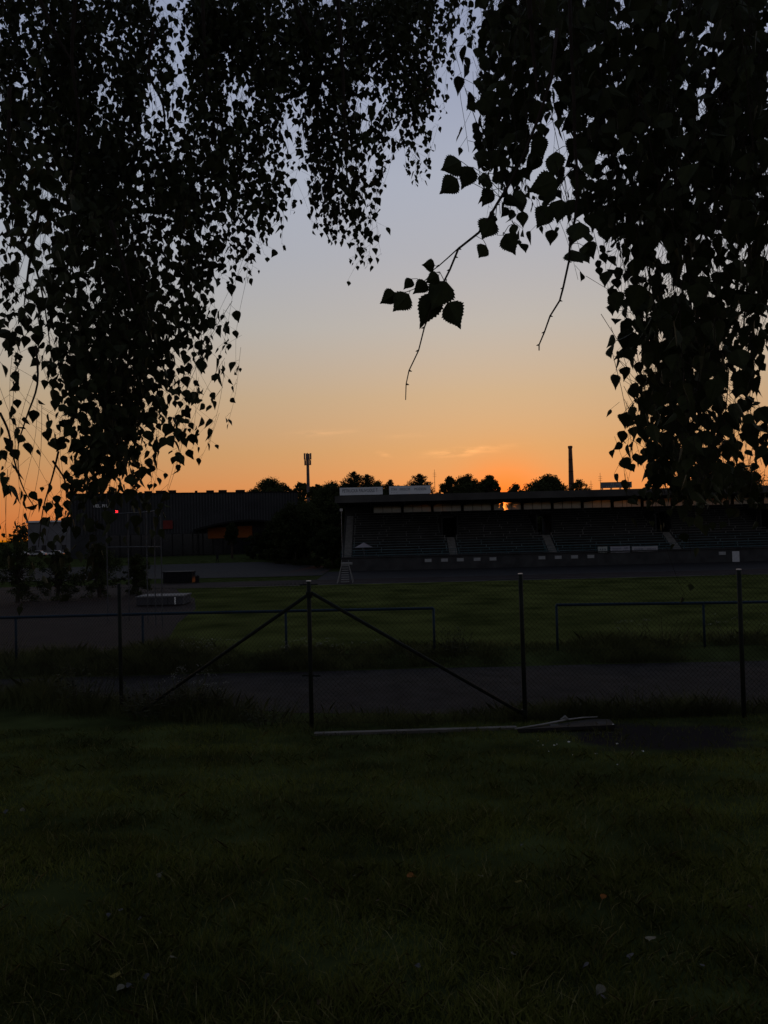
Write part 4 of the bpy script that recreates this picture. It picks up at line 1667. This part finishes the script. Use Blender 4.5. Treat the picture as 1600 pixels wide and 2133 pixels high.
        for nm, sel, tpl in (('foliage', rest[~big], LO), ('near_foliage', rest[big], HI)):
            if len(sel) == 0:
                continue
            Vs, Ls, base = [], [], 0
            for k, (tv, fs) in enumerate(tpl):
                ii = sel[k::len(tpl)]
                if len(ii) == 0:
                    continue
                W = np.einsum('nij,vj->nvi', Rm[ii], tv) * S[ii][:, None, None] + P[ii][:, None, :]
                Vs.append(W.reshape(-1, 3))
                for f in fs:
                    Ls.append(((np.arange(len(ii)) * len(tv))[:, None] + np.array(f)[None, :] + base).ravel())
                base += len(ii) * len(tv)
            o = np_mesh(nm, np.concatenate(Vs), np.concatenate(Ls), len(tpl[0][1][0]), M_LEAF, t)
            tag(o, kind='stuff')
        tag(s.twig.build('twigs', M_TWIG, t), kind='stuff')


def birch_left():
    foot = (-4.6, 2.4, gz(-4.6, 2.4))
    b = Birch('birch_tree', 'weeping birch with small leaves hanging over the upper left half', foot, 'L')
    b.grow(3)
    b.canopy([((-2.2, 4.0, 7.6), (4.2, 3.6, 2.4)), ((-1.5, -1.0, 6.2), (3.8, 3.0, 2.2)), ((-5, 5, 5), (2.0, 3, 3))], 9000, 4)
    x, y, z = foot
    MB().tube([(x, y, z - .3), (x + .05, y, 1.2), (x + .12, y + .1, 3.2), (x + .3, y + .3, 5.5), (x + .7, y + .5, 8.2), (x + 1.0, y + .6, 10)], [.24, .19, .17, .13, .07, .02], 14).build('trunk', M_BIRCH, b.t, True)
    limbs = [[(x + .1, y, 4.2), (-3.2, 3.0, 5.6), (-1.8, 4.0, 6.4), (-.3, 4.8, 6.7), (.6, 5.2, 6.3)], [(x + .2, y, 5.0), (-3.4, 3.5, 6.4), (-2.2, 4.6, 6.9), (-1.0, 5.2, 6.6)],
             [(x + .15, y, 3.6), (-3.4, 2.6, 4.9), (-2.4, 3.2, 5.4), (-1.6, 3.6, 5.2)], [(x + .3, y, 5.5), (-2.6, 1.4, 6.6), (-.6, 0, 7.0)], [(x + .2, y, 5.2), (-4.2, 4.2, 6.6), (-3.2, 5, 6.9)]]
    for L_ in limbs:
        MB().tube(L_, [.06 * (1 - k / len(L_)) + .008 for k in range(len(L_))], 8).build('limb', M_TWIG, b.t, True)
    # hanging side branches that show among the leaves
    for pts, d in (([(60, -60), (110, 60), (150, 130), (175, 200)], 4.6), ([(20, 180), (20, 330), (40, 480), (75, 560), (95, 650), (110, 770)], 3.2), ([(85, 420), (60, 560), (50, 640)], 3.2),
                   ([(230, 460), (260, 560), (280, 640), (330, 760)], 3.5), ([(320, 60), (310, 150), (340, 220), (345, 320), (360, 370)], 4.8), ([(590, -40), (640, 60), (670, 110), (690, 180)], 5.4),
                   ([(160, -40), (150, 120), (165, 260), (150, 420), (180, 600)], 4.2), ([(420, -40), (430, 140), (450, 300), (455, 430)], 4.9), ([(700, -40), (715, 160), (720, 330), (735, 450)], 5.0),
                   ([(0, 860), (18, 900), (30, 960), (50, 1020), (75, 1060)], 2.5), ([(75, 720), (78, 800), (55, 870), (38, 930), (40, 990)], 2.6), ([(122, 940), (110, 990), (90, 1060), (80, 1140)], 2.9), ([(110, 960), (135, 1000), (138, 1040)], 2.9)):
        P = smooth([at(u, v, d) for u, v in pts])
        MB().tube(P, [.010 * d / 4 * (1 - k / len(P)) + .0012 for k in range(len(P))] if d > 3 else [.0035 * (1 - k / len(P)) + .001 for k in range(len(P))], 6).build('branch', M_TWIG, b.t, True)
    b.finish()


birch_left()


def birch_right():
    foot = (4.0, 0.9, gz(4.0, .9))
    b = Birch('birch_tree', 'weeping birch with large near leaves hanging down the right side', foot, 'R')
    b.grow(8)
    b.canopy([((2.2, 1.8, 5.2), (2.8, 2.6, 2.0)), ((2.5, -1.5, 4.8), (3, 2.5, 1.8)), ((3.6, 2.8, 3.6), (1.2, 1.8, 2.0))], 6000, 9)
    x, y, z = foot
    MB().tube([(x, y, z - .3), (x - .03, y, 1.2), (x - .1, y + .1, 3.0), (x - .3, y + .2, 5.2), (x - .5, y + .4, 8.0)], [.2, .16, .13, .09, .02], 14).build('trunk', M_BIRCH, b.t, True)
    for L_ in ([(x - .1, y, 3.0), (2.6, 1.7, 3.7), (1.5, 2.1, 3.8), (.6, 2.2, 3.6)], [(x, y, 2.5), (2.9, 1.9, 3.1), (2.0, 2.4, 3.3), (1.2, 2.7, 3.2)], [(x - .2, y, 4.0), (2.8, .2, 4.8), (1.6, -.8, 5.0)]):
        MB().tube(L_, [.04 * (1 - k / len(L_)) + .005 for k in range(len(L_))], 8).build('limb', M_TWIG, b.t, True)
    D = 1.32
    SPINE = []

    def twig(pts, r0, r1, d=D, nm='twig', buds=True):
        P = [at(u, v, d) for u, v in pts]
        n = len(P)
        q = MB().tube(P, [r0 + (r1 - r0) * k / (n - 1) for k in range(n)], 7)
        if buds:
            for k in range(2, n - 1):
                c = P[k]
                s = .0022
                dv = Vector((rng.choice((-1, 1)) * .0035, 0, -.001))
                q.tube([c, c + dv * .6, c + dv * 1.5], [s * .8, s * .7, s * .2], 5)
        q.build(nm, M_TWIG, b.t, True)
        for k in range(n - 1):
            for j in range(6):
                SPINE.append(P[k].lerp(P[k + 1], j / 6))
        return P
    twig([(1160, 60), (1150, 160), (1120, 250), (1090, 325), (1060, 385), (1035, 425), (1020, 452), (997, 485), (955, 518), (948, 535), (937, 562), (925, 586), (912, 615), (898, 645), (884, 682), (872, 730), (852, 772), (846, 800), (845, 833)], .0030, .0008)
    twig([(955, 517), (932, 538), (915, 553), (903, 562), (890, 580), (868, 600), (842, 610)], .0012, .0006)
    twig([(926, 586), (916, 566), (903, 568)], .0007, .0005, buds=False)
    twig([(1185, -40), (1190, 100), (1196, 220), (1197, 300), (1202, 350), (1202, 400), (1198, 455), (1188, 500), (1185, 545), (1173, 600), (1166, 626), (1146, 658), (1134, 692), (1123, 718), (1123, 730)], .0034, .0011, 1.42)
    twig([(1198, 345), (1180, 365), (1160, 400), (1140, 425), (1120, 445)], .001, .0006, 1.42)
    twig([(1035, 425), (1032, 460), (1036, 490), (1050, 490)], .0008, .0005, buds=False)
    for pts, d in (([(1490, 60), (1485, 120), (1478, 160), (1470, 240)], 2.4), ([(1250, -40), (1245, 120), (1260, 260), (1300, 420), (1330, 560)], 2.0), ([(1420, -30), (1400, 200), (1410, 420), (1440, 640), (1430, 860)], 2.1), ([(1560, -30), (1555, 250), (1560, 520), (1540, 780)], 2.2), ([(1100, -30), (1110, 100), (1120, 200)], 1.6)):
        P = smooth([at(u, v, d) for u, v in pts])
        MB().tube(P, [.005 * (1 - k / len(P)) + .0012 for k in range(len(P))], 6).build('branch', M_TWIG, b.t, True)
    # single leaves of the two hanging twigs: base pixel, tip pixel, width ratio
    SH = [((961, 336), (916, 357), 1.0), ((953, 372), (914, 406), .95), ((985, 348), (962, 395), 1.05), ((1027, 396), (1001, 430), 1.05), ((1026, 455), (1002, 502), 1.0), ((1013, 511), (994, 540), .95),
          ((1052, 487), (1073, 531), 1.0), ((906, 553), (878, 552), 1.1), ((914, 573), (886, 590), 1.1), ((889, 588), (860, 612), 1.0), ((858, 581), (840, 603), 1.0), ((825, 611), (789, 632), .95),
          ((852, 612), (816, 652), .9), ((930, 586), (898, 650), .95), ((906, 610), (874, 684), .8), ((932, 630), (962, 686), .95), ((1067, 467), (1072, 495), .8), ((1080, 500), (1084, 514), .8),
          ((1050, 410), (1078, 432), .8), ((1085, 395), (1086, 432), .8), ((1090, 440), (1088, 476), .9), ((1115, 410), (1106, 415), .9), ((1152, 395), (1134, 425), .9), ((1145, 430), (1116, 478), .9),
          ((1170, 415), (1160, 468), .95), ((1196, 415), (1182, 455), .95), ((1150, 478), (1146, 512), 1.0), ((1208, 462), (1196, 512), 1.0), ((1215, 512), (1216, 533), .9), ((1226, 485), (1225, 510), .9),
          ((1158, 315), (1150, 372), .8), ((1020, 375), (1014, 400), .9), ((1006, 360), (1004, 378), .9)]
    org = Vector(b.t['_o'])
    for k, (a, c, wr) in enumerate(SH):
        d = (1.42 if a[0] > 1105 else D) + rng.uniform(-.04, .04)
        A_, C_ = at(a[0], a[1], d), at(c[0], c[1], d + rng.uniform(-.012, .012))
        ax = A_ - C_
        ln = ax.length
        zz = ax.normalized()
        yy = (EYE - A_).normalized()
        yy = (yy + Vector((rng.uniform(-.35, .35), 0, rng.uniform(-.3, .3)))).normalized()
        xx = yy.cross(zz).normalized()
        yy = zz.cross(xx)
        o = bpy.data.objects.new('leaf', HI_ME[k % len(HI_ME)])
        COL.objects.link(o)
        o.parent = b.t
        m = Matrix((xx, yy, zz)).transposed().to_4x4()
        o.matrix_local = Matrix.Translation(A_ - org) @ m @ Matrix.Diagonal((ln * wr * 1.06, ln, ln, 1))
        best = min(SPINE, key=lambda w_: (w_ - A_).length - .35 * max(0, w_.z - A_.z))
        b.twig.tube([best, A_.lerp(best, .35) + zz * .004, A_, A_ - zz * .006], [.0006, .0006, .0006, .0004], 4, False)
    b.finish(265)


birch_right()


# ------------------------------------------------------------------ things lying on the lawn
def fallen():
    cols = {'pale': (.12, .115, .085), 'yellow': (.14, .115, .028), 'orange': (.19, .07, .016), 'grey': (.08, .08, .085), 'brown': (.06, .04, .025)}
    ms = {k: mat('fallen_' + k, c, .8, .2, 8) for k, c in cols.items()}
    spots = [(323, 1964, 'pale', .075, 'large pale fallen leaf on the lawn, lower left'), (361, 2012, 'pale', .045, 'small pale fallen leaf right of the grey scraps, lower left'), (240, 2053, 'yellow', .06, 'yellowish fallen leaf near the bottom left corner'),
             (858, 1838, 'orange', .07, 'orange fallen leaf in the middle of the lawn'), (742, 1838, 'pale', .05, 'pale leaf standing on edge left of the orange leaf'), (1003, 1840, 'pale', .05, 'narrow pale leaf right of the orange leaf'),
             (1078, 1851, 'yellow', .06, 'yellow green fallen leaf right of the narrow pale leaf'), (1165, 1842, 'grey', .05, 'greyish leaf beyond the yellow green one'), (1257, 1885, 'orange', .05, 'small orange brown leaf on the right of the lawn'),
             (1356, 1976, 'pale', .07, 'pale curled leaf on the right of the lawn'), (1313, 2010, 'grey', .05, 'grey leaf below the pale curled leaf'), (1250, 2084, 'pale', .06, 'pale flat leaf at the bottom right'), (1073, 2005, 'pale', .045, 'small pale leaf near the bottom middle'),
             (48, 1697, 'pale', .06, 'pale leaf at the left edge of the lawn'), (12, 1701, 'grey', .06, 'grey leaf at the left lawn edge'), (870, 2030, 'grey', .035, 'tiny grey leaf at the bottom middle'), (333, 1836, 'pale', .05, 'pale leaf on the left lawn above the large one')]
    for u, v, c, s, lab in spots:
        one(u, v, ms[c], s, lab, 'fallen leaves on the lawn')
    for k in range(9):
        u, v = rng.uniform(60, 480), rng.uniform(1890, 2100)
        one(u, v, ms[rng.choice(['grey', 'brown', 'grey', 'pale'])], rng.uniform(.03, .05), 'small dull fallen leaf among the grass, lower left', 'dull leaves lower left')
    for k in range(12):
        u, v = rng.uniform(480, 1580), rng.uniform(1700, 2120)
        one(u, v, ms[rng.choice(['grey', 'brown', 'brown', 'brown'])], rng.uniform(.025, .045), 'small dull fallen leaf scattered across the lawn', 'dull leaves across the lawn')


FL = {}


def one(u, v, m_, s, lab, grp):
    p = ground_hit(u, v)
    key = (m_.name, rng.randrange(3))
    if key not in FL:
        tv, fs = HI[key[1] * 2]
        me = bpy.data.meshes.new('fallen_leaf')
        W = [(q[0], -q[2] - .5, -q[1] * 1.4 + .12 * math.sin(q[2] * 5)) for q in tv]
        me.from_pydata(W, [], fs)
        me.materials.append(m_)
        FL[key] = me
    o = bpy.data.objects.new('fallen_leaf', FL[key])
    COL.objects.link(o)
    o.location = p + Vector((0, 0, .035))
    s *= .8
    o.scale = (s, s, s)
    o.rotation_euler = (rng.uniform(-.6, .2), rng.uniform(-.5, .5), rng.uniform(0, 6.28))
    tag(o, lab, 'leaf', grp)


fallen()


def scraps():
    r_ = random.Random(4)
    mw = mat('white_scrap', (.6, .6, .58), .7, .15, 20)
    for k, (u, v) in enumerate([(1121, 1544), (1131, 1553), (1154, 1554), (1160, 1551), (1185, 1547), (1193, 1573), (1143, 1566), (1286, 1551), (1339, 1566), (1286, 1594), (1241, 1572), (1318, 1570), (1277, 1510)]):
        p = ground_hit(u, v)
        q = MB()
        s = r_.uniform(.008, .016)
        if k == 12:
            p = at(u, v, ground_hit(1180, 1524).y + .02)  # this white piece stands in for the glint on the slab corner
        ps = [p + Vector((s * r_.uniform(.6, 1.3) * math.cos(a), s * r_.uniform(.5, 1) * math.sin(a), s * .3 + r_.uniform(0, s * .7))) for a in (0, 1.1, 2.2, 3.3, 4.4, 5.4)]
        top = p + Vector((0, 0, s * 1.3))
        bot = p + Vector((0, 0, -s * .3))
        q.add([bot] + ps + [top], [(0, 1 + (i + 1) % 6, 1 + i) for i in range(6)] + [(7, 1 + i, 1 + (i + 1) % 6) for i in range(6)])
        o = q.build('white_chip', mw, None, org=p)
        tag(o, 'tiny white chip on the bare soil before the lying slab' if k < 12 else 'white dot standing in for the glint on the corner of the lying slab', 'chip', 'white chips on the bare soil')


scraps()
for o in bpy.data.objects:
    if '_o' in o:
        del o['_o']
